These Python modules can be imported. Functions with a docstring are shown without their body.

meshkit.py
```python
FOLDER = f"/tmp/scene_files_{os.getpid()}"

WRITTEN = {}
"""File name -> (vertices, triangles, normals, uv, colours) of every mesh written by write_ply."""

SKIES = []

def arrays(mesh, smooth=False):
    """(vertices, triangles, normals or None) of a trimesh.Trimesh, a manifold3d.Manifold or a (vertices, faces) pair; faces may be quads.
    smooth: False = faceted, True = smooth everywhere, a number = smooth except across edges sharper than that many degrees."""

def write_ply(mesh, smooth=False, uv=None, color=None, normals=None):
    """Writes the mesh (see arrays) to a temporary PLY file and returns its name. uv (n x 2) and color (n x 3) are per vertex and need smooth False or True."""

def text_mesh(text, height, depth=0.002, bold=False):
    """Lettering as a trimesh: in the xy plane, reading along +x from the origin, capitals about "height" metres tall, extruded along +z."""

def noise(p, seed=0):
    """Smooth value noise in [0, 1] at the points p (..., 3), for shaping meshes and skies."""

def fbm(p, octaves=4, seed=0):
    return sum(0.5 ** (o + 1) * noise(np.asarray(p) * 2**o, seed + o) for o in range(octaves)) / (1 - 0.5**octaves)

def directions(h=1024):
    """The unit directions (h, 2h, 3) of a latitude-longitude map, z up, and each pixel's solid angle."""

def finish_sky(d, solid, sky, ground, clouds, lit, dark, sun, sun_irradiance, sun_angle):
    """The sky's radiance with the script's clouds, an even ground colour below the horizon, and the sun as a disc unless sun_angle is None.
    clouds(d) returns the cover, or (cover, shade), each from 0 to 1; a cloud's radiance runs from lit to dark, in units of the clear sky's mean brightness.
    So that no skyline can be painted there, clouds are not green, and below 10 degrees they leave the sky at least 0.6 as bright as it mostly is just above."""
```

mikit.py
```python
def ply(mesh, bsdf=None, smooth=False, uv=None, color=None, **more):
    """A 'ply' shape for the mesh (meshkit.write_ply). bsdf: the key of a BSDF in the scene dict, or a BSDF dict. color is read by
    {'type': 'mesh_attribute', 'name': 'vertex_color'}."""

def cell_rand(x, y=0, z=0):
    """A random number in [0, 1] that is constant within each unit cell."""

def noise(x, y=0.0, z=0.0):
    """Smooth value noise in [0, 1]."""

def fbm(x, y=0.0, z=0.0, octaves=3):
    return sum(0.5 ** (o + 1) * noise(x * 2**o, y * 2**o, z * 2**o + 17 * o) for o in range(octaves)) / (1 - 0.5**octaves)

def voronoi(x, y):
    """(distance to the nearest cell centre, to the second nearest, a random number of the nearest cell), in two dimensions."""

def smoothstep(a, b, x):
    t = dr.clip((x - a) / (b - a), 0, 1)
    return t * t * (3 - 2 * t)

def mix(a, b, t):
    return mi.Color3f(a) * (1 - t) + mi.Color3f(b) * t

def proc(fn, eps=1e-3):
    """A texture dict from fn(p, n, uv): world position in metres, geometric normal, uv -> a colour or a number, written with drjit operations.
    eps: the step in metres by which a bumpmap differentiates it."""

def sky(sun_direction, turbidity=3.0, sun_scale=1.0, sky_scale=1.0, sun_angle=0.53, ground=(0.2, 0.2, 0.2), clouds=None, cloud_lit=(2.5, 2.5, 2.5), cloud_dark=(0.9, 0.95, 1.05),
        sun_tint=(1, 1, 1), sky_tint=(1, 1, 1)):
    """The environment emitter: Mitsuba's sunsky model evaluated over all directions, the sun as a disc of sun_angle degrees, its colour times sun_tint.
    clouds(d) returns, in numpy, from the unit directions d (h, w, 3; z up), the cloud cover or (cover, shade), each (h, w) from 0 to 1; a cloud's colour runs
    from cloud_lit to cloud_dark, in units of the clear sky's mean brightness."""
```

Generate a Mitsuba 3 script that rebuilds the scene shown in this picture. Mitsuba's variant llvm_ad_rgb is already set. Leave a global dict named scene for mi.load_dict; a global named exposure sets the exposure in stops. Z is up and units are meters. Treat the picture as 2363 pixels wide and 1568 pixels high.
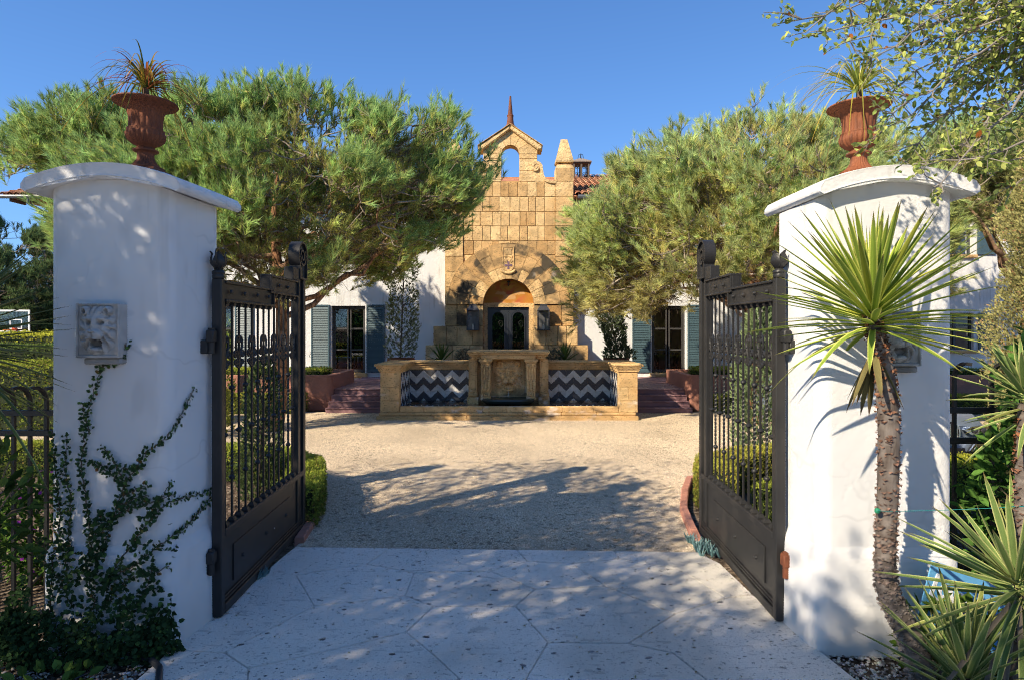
import math, random, numpy as np, trimesh, mitsuba as mi, mikit, meshkit, drjit as dr
from mikit import noise, fbm, voronoi, smoothstep, mix, cell_rand, proc
from shapely.geometry import Polygon, Point, LineString, box as sbox
from shapely import affinity
from scipy.spatial import cKDTree

# ------------------------------------------------------------------ camera, sky, exposure
F, CX, HY, EYE = 1430.0, 1190.0, 755.0, 2.4      # focal length / principal point in the 2362 px wide picture, eye height
T = mi.ScalarTransform4f
scene, labels = {'type': 'scene'}, {}
scene['camera'] = {'type': 'perspective', 'fov': 2 * math.degrees(math.atan(1181 / F)), 'fov_axis': 'x', 'near_clip': 0.05, 'far_clip': 2000.0,
                   'to_world': T().look_at(origin=[0, 0, EYE], target=[0, 10, EYE], up=[0, 0, 1]),
                   'principal_point_offset_x': (1181 - CX) / 2362, 'principal_point_offset_y': (784 - HY) / 1568}
SUN = np.array([-0.61, -0.565, 0.555])
scene['sky'] = mikit.sky(SUN.tolist(), turbidity=2.2, sun_scale=0.62, sky_tint=(0.34, 0.475, 0.665), sun_tint=(0.93, 1.0, 1.10), ground=(0.25, 0.21, 0.17))
exposure = 3.2

# ------------------------------------------------------------------ helpers
def P(u, v, Y):
    return np.array([(u - CX) / F * Y, Y, EYE - (v - HY) / F * Y])
def G(u, v, z=0.0):
    Y = (EYE - z) * F / (v - HY)
    return np.array([(u - CX) / F * Y, Y, z])
def unit(a):
    a = np.asarray(a, float)
    return a / (np.linalg.norm(a, axis=-1, keepdims=True) + 1e-12)

NEED = {}          # bsdf key -> 'uv' | 'col' | None
def key(name):
    if name not in scene and not any(k.startswith(name + '__') for k in scene) and name not in labels and name not in USED:
        USED.add(name); return name
    i = COUNT.get(name, 0) + 1
    while f'{name}_{i:03d}' in USED: i += 1
    COUNT[name] = i
    k = f'{name}_{i:03d}'; USED.add(k)
    return k
USED, COUNT = set(), {}
def thing(name, label, cat, group=None):
    k = key(name)
    labels[k] = {'label': label, 'category': cat}
    if group: labels[k]['group'] = group
    return k

class MB:
    """a mesh being collected; c is a colour (3) or a uv pair (2) per vertex"""
    def __init__(self): self.v, self.f, self.c, self.n = [], [], [], 0
    def add(self, v, f, c=None):
        v = np.asarray(v, float).reshape(-1, 3); f = np.asarray(f, int)
        if f.ndim == 2 and f.shape[1] == 4: f = np.vstack([f[:, [0, 1, 2]], f[:, [0, 2, 3]]])
        self.v.append(v); self.f.append(f + self.n); self.n += len(v)
        if c is not None:
            c = np.asarray(c, float)
            if c.ndim == 1: c = np.tile(c, (len(v), 1))
        self.c.append((c, len(v)))
        return self
    def tm(self, m, c=None): return self.add(m.vertices, m.faces, c)
    def mesh(self): return np.vstack(self.v), np.vstack(self.f)
    def arr(self):
        w = max([c.shape[1] for c, n in self.c if c is not None], default=2); d = (.5, 0) if w == 2 else (.62, .60, .56)
        return np.vstack(self.v), np.vstack(self.f), np.vstack([np.tile(d, (n, 1)) if c is None or c.shape[1] != w else c for c, n in self.c])

def build(k, mb, bsdf, smooth=False, **more):
    """one shape entry of the scene"""
    v, f, c = mb.arr() if isinstance(mb, MB) else (np.asarray(mb.vertices), np.asarray(mb.faces), None)
    need = NEED.get(bsdf)
    kw = {}
    if need == 'uv': kw['uv'] = c if c is not None and c.shape[1] == 2 else np.tile([0.5, 0.0], (len(v), 1))
    if need == 'col': kw['color'] = c if c is not None and c.shape[1] == 3 else np.tile([0.3, 0.3, 0.3], (len(v), 1))
    if kw and smooth not in (False, True):
        m = trimesh.Trimesh(v, f, process=False)
        col = kw.get('uv', kw.get('color'))
        # split by angle, carrying the per-vertex data along
        s = trimesh.graph.smooth_shade(m, angle=math.radians(smooth), facet_minarea=None)
        idx = cKDTree(v).query(s.vertices)[1]
        name = 'uv' if 'uv' in kw else 'color'
        kw[name] = np.asarray(col)[idx]
        v, f, smooth = np.array(s.vertices), np.array(s.faces), True
    scene[k] = mikit.ply((v, f), bsdf, smooth=smooth, **kw, **more)
    return k
def part(parent, name, mb, bsdf, smooth=False, label=None, kind=None, **more):
    k = key(f'{parent}__{name}')
    build(k, mb, bsdf, smooth, **more)
    if label or kind:
        labels[k] = {}
        if label: labels[k]['label'] = label
        if kind: labels[k]['kind'] = kind
    return k
def struct(name, mb, bsdf, smooth=False, label=None, kind='structure'):
    k = key(name); build(k, mb, bsdf, smooth)
    labels[k] = {'label': label or name.replace('_', ' '), 'kind': kind}
    return k

# --- shapes
def _cb():
    pts = []
    for s in np.ndindex(2, 2, 2):
        s = np.array(s) * 2 - 1
        for a in range(3):
            q = s * 0.8; q[a] = s[a]; pts.append(q)
    pts = np.array(pts, float); h = trimesh.convex.convex_hull(pts)
    idx = cKDTree(pts).query(h.vertices)[1]
    sg = np.sign(pts); ins = np.abs(pts) < 0.99
    return sg, ins.astype(float), idx[h.faces]
CBS, CBI, CBF = _cb()
def cbox(mb, lo, hi, c=0.01, col=None, M=None):
    """box with chamfered edges, optionally moved by the matrix M"""
    lo, hi = np.minimum(lo, hi).astype(float), np.maximum(lo, hi).astype(float)
    h = (hi - lo) / 2; c = min(c, 0.45 * h.min())
    v = (lo + hi) / 2 + CBS * (h - CBI * c)
    if M is not None: v = v @ np.asarray(M)[:3, :3].T + np.asarray(M)[:3, 3]
    return mb.add(v, CBF, col)
def prism(mb, poly, fr, d0, d1, bev=0.008, col=None):
    """convex polygon (k,2) in the frame fr(a, b, depth) -> xyz; d0 the visible face, d1 the back; the visible face's rim is bevelled"""
    p = np.asarray(poly, float); k = len(p)
    a = p - np.roll(p, 1, 0); b = np.roll(p, -1, 0) - p
    a, b = unit(a), unit(b)
    area = np.sum(p[:, 0] * np.roll(p[:, 1], -1) - p[:, 1] * np.roll(p[:, 0], -1))
    sgn = 1 if area > 0 else -1
    na = np.stack([-a[:, 1], a[:, 0]], 1) * sgn; nb = np.stack([-b[:, 1], b[:, 0]], 1) * sgn
    m = na + nb; q = p + bev * m / np.maximum(0.5, (1 + np.sum(na * nb, 1)))[:, None]
    s = np.sign(d1 - d0)
    v = np.vstack([fr(q[:, 0], q[:, 1], np.full(k, d0)), fr(p[:, 0], p[:, 1], np.full(k, d0 + s * bev)), fr(p[:, 0], p[:, 1], np.full(k, d1))])
    f = [[0, i, i + 1] for i in range(1, k - 1)]
    for r in (0, k):
        for i in range(k):
            j = (i + 1) % k
            f += [[r + i, r + j, r + k + j], [r + i, r + k + j, r + k + i]]
    return mb.add(v, f, col)
def FY(a, b, d): return np.stack([a, d, b], 1)      # a wall that faces the camera: (x, z, y)
def FZ(a, b, d): return np.stack([a, b, d], 1)      # the ground: (x, y, z)
def FX(a, b, d): return np.stack([d, a, b], 1)      # a wall that faces sideways: (y, z, x)
def extrude(mb, poly, fr, d0, d1, col=None):
    for g in getattr(poly, 'geoms', [poly]):
        if g.is_empty or g.area < 1e-5: continue
        m = trimesh.creation.extrude_polygon(g, 1.0, engine='earcut')
        v = np.array(m.vertices)
        mb.add(fr(v[:, 0], v[:, 1], d0 + (d1 - d0) * v[:, 2]), m.faces, col)
    return mb
def sheet(mb, poly, z, col=None):
    for g in getattr(poly, 'geoms', [poly]):
        v, f = trimesh.creation.triangulate_polygon(g, engine='earcut')
        mb.add(np.c_[v, np.full(len(v), z)], f, col)
    return mb
def tube(mb, pts, rad, sides=6, col=None, cap=True, twist=0.0, square=False):
    p = np.asarray(pts, float); n = len(p)
    r = np.broadcast_to(np.asarray(rad, float), (n,))
    t = unit(np.gradient(p, axis=0))
    a = np.cross(t[0], [0, 0, 1.0] if abs(t[0][2]) < 0.9 else [0, 1.0, 0]); a /= np.linalg.norm(a)
    A = []
    for i in range(n):
        a = a - t[i] * np.dot(a, t[i]); a /= np.linalg.norm(a) + 1e-12; A.append(a)
    A = np.array(A); B = np.cross(t, A)
    ang = np.arange(sides) * 2 * np.pi / sides + (np.pi / 4 if square else 0)
    ang = ang[None, :] + (np.linspace(0, twist, n)[:, None] if twist else 0)
    v = p[:, None] + r[:, None, None] * (np.cos(ang)[..., None] * A[:, None] + np.sin(ang)[..., None] * B[:, None])
    i, j = np.meshgrid(np.arange(n - 1), np.arange(sides), indexing='ij')
    q = np.stack([i * sides + j, i * sides + (j + 1) % sides, (i + 1) * sides + (j + 1) % sides, (i + 1) * sides + j], -1).reshape(-1, 4)
    f = np.vstack([q[:, [0, 1, 2]], q[:, [0, 2, 3]]])
    v = v.reshape(-1, 3)
    if cap:
        e = [[0, k + 1, k] for k in range(1, sides - 1)] + [[(n - 1) * sides, (n - 1) * sides + k, (n - 1) * sides + k + 1] for k in range(1, sides - 1)]
        f = np.vstack([f, e])
    if col is not None and np.ndim(col) == 2: col = np.repeat(np.asarray(col), sides, 0)
    return mb.add(v, f, col)
def lathe(mb, prof, c, n=32, col=None, flute=None, square=0.0):
    """profile (r, z) turned about the vertical through c; flute(i) -> (count, depth) for the ring i"""
    prof = np.asarray(prof, float); th = np.arange(n) * 2 * np.pi / n
    rows = []
    for i, (r, z) in enumerate(prof):
        rr = np.full(n, r)
        if flute and flute(i): k, d = flute(i); rr = r * (1 - d * (0.5 + 0.5 * np.cos(k * th)) ** 2)
        rows.append(np.stack([c[0] + rr * np.cos(th), c[1] + rr * np.sin(th), np.full(n, c[2] + z)], 1))
    v = np.vstack(rows); m = len(prof)
    i, j = np.meshgrid(np.arange(m - 1), np.arange(n), indexing='ij')
    q = np.stack([i * n + j, i * n + (j + 1) % n, (i + 1) * n + (j + 1) % n, (i + 1) * n + j], -1).reshape(-1, 4)
    return mb.add(v, q, col)
def loft(mb, rings, col=None, cap=True):
    rings = [np.asarray(r, float) for r in rings]; n = len(rings[0]); m = len(rings)
    i, j = np.meshgrid(np.arange(m - 1), np.arange(n), indexing='ij')
    q = np.stack([i * n + j, i * n + (j + 1) % n, (i + 1) * n + (j + 1) % n, (i + 1) * n + j], -1).reshape(-1, 4)
    f = np.vstack([q[:, [0, 1, 2]], q[:, [0, 2, 3]]])
    v = np.vstack(rings)
    if cap:
        v = np.vstack([v, rings[0].mean(0), rings[-1].mean(0)]); b = n * m
        f = np.vstack([f, [[b, (k + 1) % n, k] for k in range(n)], [[b + 1, (m - 1) * n + k, (m - 1) * n + (k + 1) % n] for k in range(n)]])
    return mb.add(v, f, col)
def leaves(mb, pos, d, nrm, L, W, col, kind='diamond', fold=0.2, curl=0.0):
    pos, d = np.asarray(pos, float), unit(d); k = len(pos)
    L = np.broadcast_to(L, (k,))[:, None]; W = np.broadcast_to(W, (k,))[:, None]
    s = unit(np.cross(d, nrm)); n = unit(np.cross(s, d))
    if kind == 'diamond':
        off = [(0, 0, 0), (.45, .5, fold), (1, 0, -curl), (.45, -.5, fold)]; tri = [[0, 1, 2], [0, 2, 3]]
    else:
        off = [(0, 0, 0), (.25, .42, fold), (.62, .46, fold * .8 - curl * .3), (1, 0, -curl), (.62, -.46, fold * .8 - curl * .3), (.25, -.42, fold)]
        tri = [[0, 1, 2], [0, 2, 3], [0, 3, 4], [0, 4, 5]]
    v = np.stack([pos + d * a * L + s * b * W + n * c * W for a, b, c in off], 1)
    m = len(off)
    f = (np.arange(k)[:, None, None] * m + np.array(tri)).reshape(-1, 3)
    col = np.broadcast_to(np.asarray(col, float), (k, 3))
    return mb.add(v.reshape(-1, 3), f, np.repeat(col, m, 0))
def needles(mb, pos, d, L, W, col):
    pos, d = np.asarray(pos, float), unit(d); k = len(pos)
    rv = unit(np.cross(d, NR.normal(size=(k, 3))))
    L = np.broadcast_to(L, (k,))[:, None]
    v = np.stack([pos + rv * W, pos - rv * W, pos + d * L], 1)
    f = np.arange(3 * k).reshape(-1, 3)
    col = np.broadcast_to(np.asarray(col, float), (k, 3))
    return mb.add(v.reshape(-1, 3), f, np.repeat(col, 3, 0))
def blade(mb, base, d, up, L, W, droop, cm, ce, segs=5, tipc=None, fold=0.25, prof=None):
    """a strap leaf: three vertices across, margins in the colour ce, drooping along its length"""
    d, up = unit(d), np.asarray(up, float)
    s = np.cross(d, up); s = s / (np.linalg.norm(s) + 1e-9); n = np.cross(s, d)
    t = np.linspace(0, 1, segs + 1)
    w = prof(t) if prof else np.interp(t, [0, .1, .45, .8, 1], [.75, .8, 1, .62, .02])
    c = np.asarray(base) + np.outer(t * L, d); c[:, 2] -= droop * L * t ** 2
    rows = []; cols = []
    for i in range(segs + 1):
        ww = W * w[i] / 2
        rows += [c[i] + s * ww + n * fold * ww, c[i] + s * ww * .6 + n * fold * ww * .5, c[i], c[i] - s * ww * .6 + n * fold * ww * .5, c[i] - s * ww + n * fold * ww]
        a, b = (cm, ce) if not (tipc is not None and i >= segs) else (tipc, tipc)
        cols += [b, a, a, a, b]
    f = []
    for i in range(segs):
        for j in range(4):
            o = i * 5 + j; f += [[o, o + 1, o + 6], [o, o + 6, o + 5]]
    return mb.add(rows, f, np.array(cols, float))
NR = np.random.default_rng(7)
def vary(base, k, amt=0.25, hue=0.08):
    base = np.asarray(base, float)
    return np.clip(base * (1 + NR.uniform(-amt, amt, (k, 1))) * (1 + NR.uniform(-hue, hue, (k, 3))), 0, 1)
def blend(a, b, t): return np.asarray(a) * (1 - np.asarray(t)[..., None]) + np.asarray(b) * np.asarray(t)[..., None]

# ------------------------------------------------------------------ materials
def rgb(*c): return {'type': 'rgb', 'value': list(c)}
def two(b): return {'type': 'twosided', 'inner': b}
def bumped(fn, b, scale=1.0, eps=2e-3): return {'type': 'bumpmap', 'tex': proc(fn, eps), 'scale': scale, 'inner': b}
def C(*c): return mi.Color3f(*c)
def mat(k, b, need=None): scene[k] = b; NEED[k] = need

def f_stucco(p, n, uv):
    m = fbm(p.x * 1.3, p.y * 1.3, p.z * 1.1); s = smoothstep(0.62, 0.8, fbm(p.x * 5, p.y * 5, p.z * 1.6 + 9))
    low = smoothstep(0.55, 0.0, p.z) * fbm(p.x * 6, p.y * 6, p.z * 3)
    c = mix((0.68, 0.68, 0.68), (0.60, 0.60, 0.60), m)
    c = c * (1 - 0.10 * s)
    dp = smoothstep(0.60, 0.80, fbm(p.x * 13, p.y * 13, p.z * 0.9, 3)) * smoothstep(2.2, 3.4, p.z) * smoothstep(7.5, 3.5, p.z); c = mix(c, (0.40, 0.39, 0.36), dp * 0.5)
    cr = smoothstep(0.02, 0.0, dr.abs(fbm(p.x * 1.7 + 5, p.y * 1.7, p.z * 1.7, 4) - 0.5)) * smoothstep(0.5, 0.7, noise(p.x * 1.1, p.y * 1.1, p.z * 1.3 + 2)); c = c * (1 - 0.10 * cr)
    return mix(c, (0.42, 0.37, 0.30), low * 0.45)
def b_stucco(p, n, uv):
    return fbm(p.x * 60, p.y * 60, p.z * 60, 2) * 0.0030 + fbm(p.x * 14, p.y * 14, p.z * 14, 2) * 0.0035
mat('stucco', two(bumped(b_stucco, {'type': 'principled', 'base_color': proc(f_stucco), 'roughness': 0.85, 'specular': 0.25})))
def f_stone(p, n, uv):
    t, wear = uv.x, uv.y
    q = fbm(p.x * 5, p.y * 5, p.z * 5)
    c = mix((0.41, 0.23, 0.088), (0.70, 0.50, 0.255), t)
    c = c * (0.60 + 0.78 * q)
    stk = smoothstep(0.55, 0.78, fbm(p.x * 4.5 + 1, p.y * 4.5, p.z * 0.8, 4)); c = c * (1 - 0.28 * stk)
    g = smoothstep(0.5, 0.75, fbm(p.x * 2.1 + 5, p.y * 2.1, p.z * 2.6)); c = mix(c, (0.50, 0.27, 0.09), g * 0.25)
    pit = smoothstep(0.66, 0.8, noise(p.x * 34, p.y * 34, p.z * 34)); c = c * (1 - 0.45 * pit)
    mil = smoothstep(0.42, 0.62, fbm(p.x * 1.7 + 3, p.y * 1.7, p.z * 1.9)) * wear
    c = mix(c, (0.055, 0.048, 0.036), dr.clip(mil * (0.55 + 0.6 * noise(p.x * 13, p.y * 13, p.z * 13)), 0, 0.95))
    low = smoothstep(1.3, 0.1, p.z) * smoothstep(0.56, 0.70, fbm(p.x * 3.2 + 7, p.y * 3.2, p.z * 4.5 + 2, 4))
    up = smoothstep(0.74, 0.84, fbm(p.x * 1.5 + 2, p.y * 1.5, p.z * 1.4, 4)) * 0.6
    return mix(c, (0.60, 0.52, 0.45), dr.clip(low + up, 0, 1) * 0.7)
def b_stone(p, n, uv):
    return fbm(p.x * 15, p.y * 15, p.z * 15, 3) * (0.012 + 0.022 * smoothstep(0.35, 0.95, uv.x))
mat('stone', two(bumped(b_stone, {'type': 'principled', 'base_color': proc(f_stone), 'roughness': 0.85, 'specular': 0.2})), 'uv')
def f_gravel(p, n, uv):
    d, e, r = voronoi(p.x * 55, p.y * 55); d2, e2, r2 = voronoi(p.x * 23 + 7, p.y * 23)
    c = mix((0.44, 0.335, 0.225), (0.73, 0.61, 0.455), r)
    c = dr.select(r2 > 0.90, c * 0.55, c)
    c = c * (0.55 + 0.45 * smoothstep(0.75, 0.25, d))
    c = c * (0.74 + 0.5 * fbm(p.x * 0.9, p.y * 0.9, 0.0, 4))
    w = fbm(p.x * 0.3, p.y * 0.25) * 1.6; tr = smoothstep(0.20, 0.05, dr.abs(dr.abs(p.x + w - 0.7) - 0.75)) * smoothstep(17.0, 12.0, p.y)
    return mix(c, C(0.45, 0.37, 0.27) * (0.8 + 0.4 * r), tr * 0.35)
def b_gravel(p, n, uv):
    d, e, r = voronoi(p.x * 55, p.y * 55)
    return (0.8 - d) * 0.010 + fbm(p.x * 3, p.y * 3) * 0.03
mat('gravel', two(bumped(b_gravel, {'type': 'principled', 'base_color': proc(f_gravel), 'roughness': 0.95, 'specular': 0.15})))
def f_conc(p, n, uv):
    q = fbm(p.x * 2.3, p.y * 2.3, 0.0, 4)
    c = mix((0.60, 0.555, 0.49), (0.77, 0.71, 0.625), uv.x * 0.4 + 0.5 * q)
    d, e, r = voronoi(p.x * 13, p.y * 17); c = dr.select((r > 0.86) & (d < 0.16 + 0.2 * (r - 0.86)), c * 0.42, c)
    d, e, r = voronoi(p.x * 42 + noise(p.x * 20, p.y * 20) * 1.5, p.y * 60); c = dr.select((r > 0.82) & (d < 0.33), c * 0.6, c)
    sp = noise(p.x * 150, p.y * 150); c = c * (0.88 + 0.24 * sp)
    st = smoothstep(0.5, 0.75, fbm(p.x * 0.9 + 4, p.y * 0.9, 0.0, 4)); c = mix(c, (0.30, 0.29, 0.25), st * 0.45)
    ln = smoothstep(0.70, 0.76, fbm(p.x * 7, p.y * 26 + 3 * fbm(p.x * 2, p.y * 2), 0.0, 3)); c = c * (1 - 0.22 * ln)
    return c * (1 - 0.22 * uv.y)
def b_conc(p, n, uv):
    return fbm(p.x * 30, p.y * 42, 0.0, 3) * 0.004 + fbm(p.x * 4, p.y * 4) * 0.008
mat('concrete', two(bumped(b_conc, {'type': 'principled', 'base_color': proc(f_conc), 'roughness': 0.8, 'specular': 0.3})), 'uv')
def f_soil(p, n, uv):
    d, e, r = voronoi(p.x * 30 + 3 * noise(p.x * 9, p.y * 9), p.y * 30)
    c = mix((0.075, 0.052, 0.036), (0.25, 0.20, 0.155), r * r)
    c = c * (0.6 + 0.4 * smoothstep(0.8, 0.2, d))
    return c * (0.7 + 0.6 * fbm(p.x * 1.5, p.y * 1.5))
def b_soil(p, n, uv):
    d, e, r = voronoi(p.x * 30 + 3 * noise(p.x * 9, p.y * 9), p.y * 30)
    return (0.8 - d) * 0.02 + fbm(p.x * 4, p.y * 4) * 0.05
mat('soil', two(bumped(b_soil, {'type': 'principled', 'base_color': proc(f_soil), 'roughness': 0.95, 'specular': 0.1})))
def f_rust(p, n, uv):
    q = fbm(p.x * 9, p.y * 9, p.z * 5, 4)
    c = mix((0.10, 0.032, 0.018), (0.30, 0.105, 0.045), q * 0.7 + uv.x * 0.45 - 0.1)
    s = smoothstep(0.6, 0.75, fbm(p.x * 16, p.y * 16, p.z * 4 + 3)); return mix(c, (0.075, 0.035, 0.025), s * 0.55)
mat('rust', two(bumped(lambda p, n, uv: fbm(p.x * 60, p.y * 60, p.z * 60, 2) * 0.003, {'type': 'principled', 'base_color': proc(f_rust), 'roughness': 0.7, 'specular': 0.3})), 'uv')
def f_bark(p, n, uv):
    a = fbm(p.x * 9, p.y * 9, p.z * 2.2, 4); d, e, r = voronoi(p.x * 9 + p.y * 9, p.z * 4)
    c = mix((0.27, 0.13, 0.065), (0.36, 0.27, 0.20), uv.x); c = c * (0.55 + 0.8 * a)
    return c * (0.45 + 0.55 * smoothstep(0.02, 0.16, e - d))
def b_bark(p, n, uv):
    d, e, r = voronoi(p.x * 9 + p.y * 9, p.z * 4)
    return smoothstep(0.0, 0.25, e - d) * 0.03
mat('bark', two(bumped(b_bark, {'type': 'principled', 'base_color': proc(f_bark), 'roughness': 0.9, 'specular': 0.1}, 1.0, 4e-3)), 'uv')
def f_roof(p, n, uv):
    q = fbm(p.x * 4, p.y * 4, p.z * 4); return mix((0.26, 0.10, 0.055), (0.42, 0.22, 0.13), uv.x) * (0.65 + 0.7 * q)
mat('roof_tile', two({'type': 'principled', 'base_color': proc(f_roof), 'roughness': 0.85, 'specular': 0.2}), 'uv')
def f_pink(p, n, uv):
    return mix((0.40, 0.185, 0.135), (0.30, 0.145, 0.11), fbm(p.x * 2, p.y * 2, p.z * 3, 4)) * (0.9 + 0.2 * noise(p.x * 30, p.y * 30, p.z * 30))
mat('pink_stucco', two({'type': 'principled', 'base_color': proc(f_pink), 'roughness': 0.85, 'specular': 0.2}))
def f_paver(p, n, uv):
    return mix((0.20, 0.105, 0.115), (0.33, 0.20, 0.205), uv.x) * (0.75 + 0.5 * fbm(p.x * 5, p.y * 5, p.z * 5))
mat('paver', two({'type': 'principled', 'base_color': proc(f_paver), 'roughness': 0.55, 'specular': 0.4}), 'uv')
def f_fresco(p, n, uv):
    x, z = (p.x + 0.27), p.z - 3.25
    w = fbm(x * 2.2 + 3, 0.0, z * 2.2, 4); s = fbm(dr.abs(x) * 3.2 + 2.2 * w, 0.0, z * 4.5 + 2.5 * w, 3)
    c = mix((0.44, 0.19, 0.035), (0.50, 0.29, 0.06), smoothstep(0.3, 0.8, z))
    c = mix(c, (0.46, 0.11, 0.045), smoothstep(0.45, 0.62, s) * smoothstep(0.85, 0.3, dr.abs(x) + 0.4 * dr.abs(z - 0.35)))
    return mix(c, (0.56, 0.36, 0.19), smoothstep(0.55, 0.7, fbm(dr.abs(x) * 5 + w * 3, 0.0, z * 5)) * 0.55)
mat('fresco', two({'type': 'principled', 'base_color': proc(f_fresco), 'roughness': 0.8, 'specular': 0.2}))
def f_grey(p, n, uv):
    q = fbm(p.x * 14, p.y * 14, p.z * 14, 4); s = smoothstep(0.55, 0.72, fbm(p.x * 6, p.y * 6, p.z * 6 + 4))
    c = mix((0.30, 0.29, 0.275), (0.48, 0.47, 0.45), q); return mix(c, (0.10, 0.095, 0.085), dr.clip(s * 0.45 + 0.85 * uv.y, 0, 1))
mat('grey_stone', two(bumped(lambda p, n, uv: fbm(p.x * 40, p.y * 40, p.z * 40, 2) * 0.003, {'type': 'principled', 'base_color': proc(f_grey), 'roughness': 0.8, 'specular': 0.25})), 'uv')
def f_iron(p, n, uv):
    q = fbm(p.x * 6, p.y * 6, p.z * 6, 3); d = smoothstep(0.55, 0.75, fbm(p.x * 3, p.y * 3, p.z * 1.2 + 5, 4))
    return mix(mix((0.015, 0.015, 0.0155), (0.026, 0.025, 0.0245), q), (0.050, 0.043, 0.037), d * 0.45)
mat('iron', two({'type': 'principled', 'base_color': proc(f_iron), 'roughness': 0.45, 'specular': 0.4}))
def vc(): return {'type': 'mesh_attribute', 'name': 'vertex_color'}
mat('leaf', {'type': 'principledthin', 'base_color': vc(), 'roughness': 0.5, 'spec_trans': 0.0, 'diff_trans': 0.7, 'eta': 1.35}, 'col')
mat('needle', {'type': 'principledthin', 'base_color': vc(), 'roughness': 0.5, 'spec_trans': 0.0, 'diff_trans': 0.95, 'eta': 1.35}, 'col')
mat('glossleaf', {'type': 'principledthin', 'base_color': vc(), 'roughness': 0.3, 'spec_trans': 0.0, 'diff_trans': 0.5, 'eta': 1.5}, 'col')
mat('matte', two({'type': 'principled', 'base_color': vc(), 'roughness': 0.8, 'specular': 0.2}), 'col')
mat('satin', two({'type': 'principled', 'base_color': vc(), 'roughness': 0.35, 'specular': 0.5}), 'col')
def f_glaze(p, n, uv):
    q = fbm(p.x * 12, p.y * 12, p.z * 12, 3)
    return mix((0.055, 0.058, 0.070), (0.60, 0.58, 0.55), uv.x) * (0.75 + 0.4 * q) * (1 - 0.18 * uv.y)
mat('glaze', two({'type': 'principled', 'base_color': proc(f_glaze), 'roughness': 0.3, 'specular': 0.5}), 'uv')
mat('pane', {'type': 'thindielectric', 'int_ior': 1.5})
mat('water', {'type': 'dielectric', 'int_ior': 1.33})
mat('car_paint', two({'type': 'principled', 'base_color': rgb(0.20, 0.25, 0.33), 'roughness': 0.3, 'metallic': 0.5, 'clearcoat': 1.0, 'clearcoat_gloss': 0.95}))
mat('chrome', two({'type': 'roughconductor', 'material': 'Al', 'alpha': 0.12}))

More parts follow.
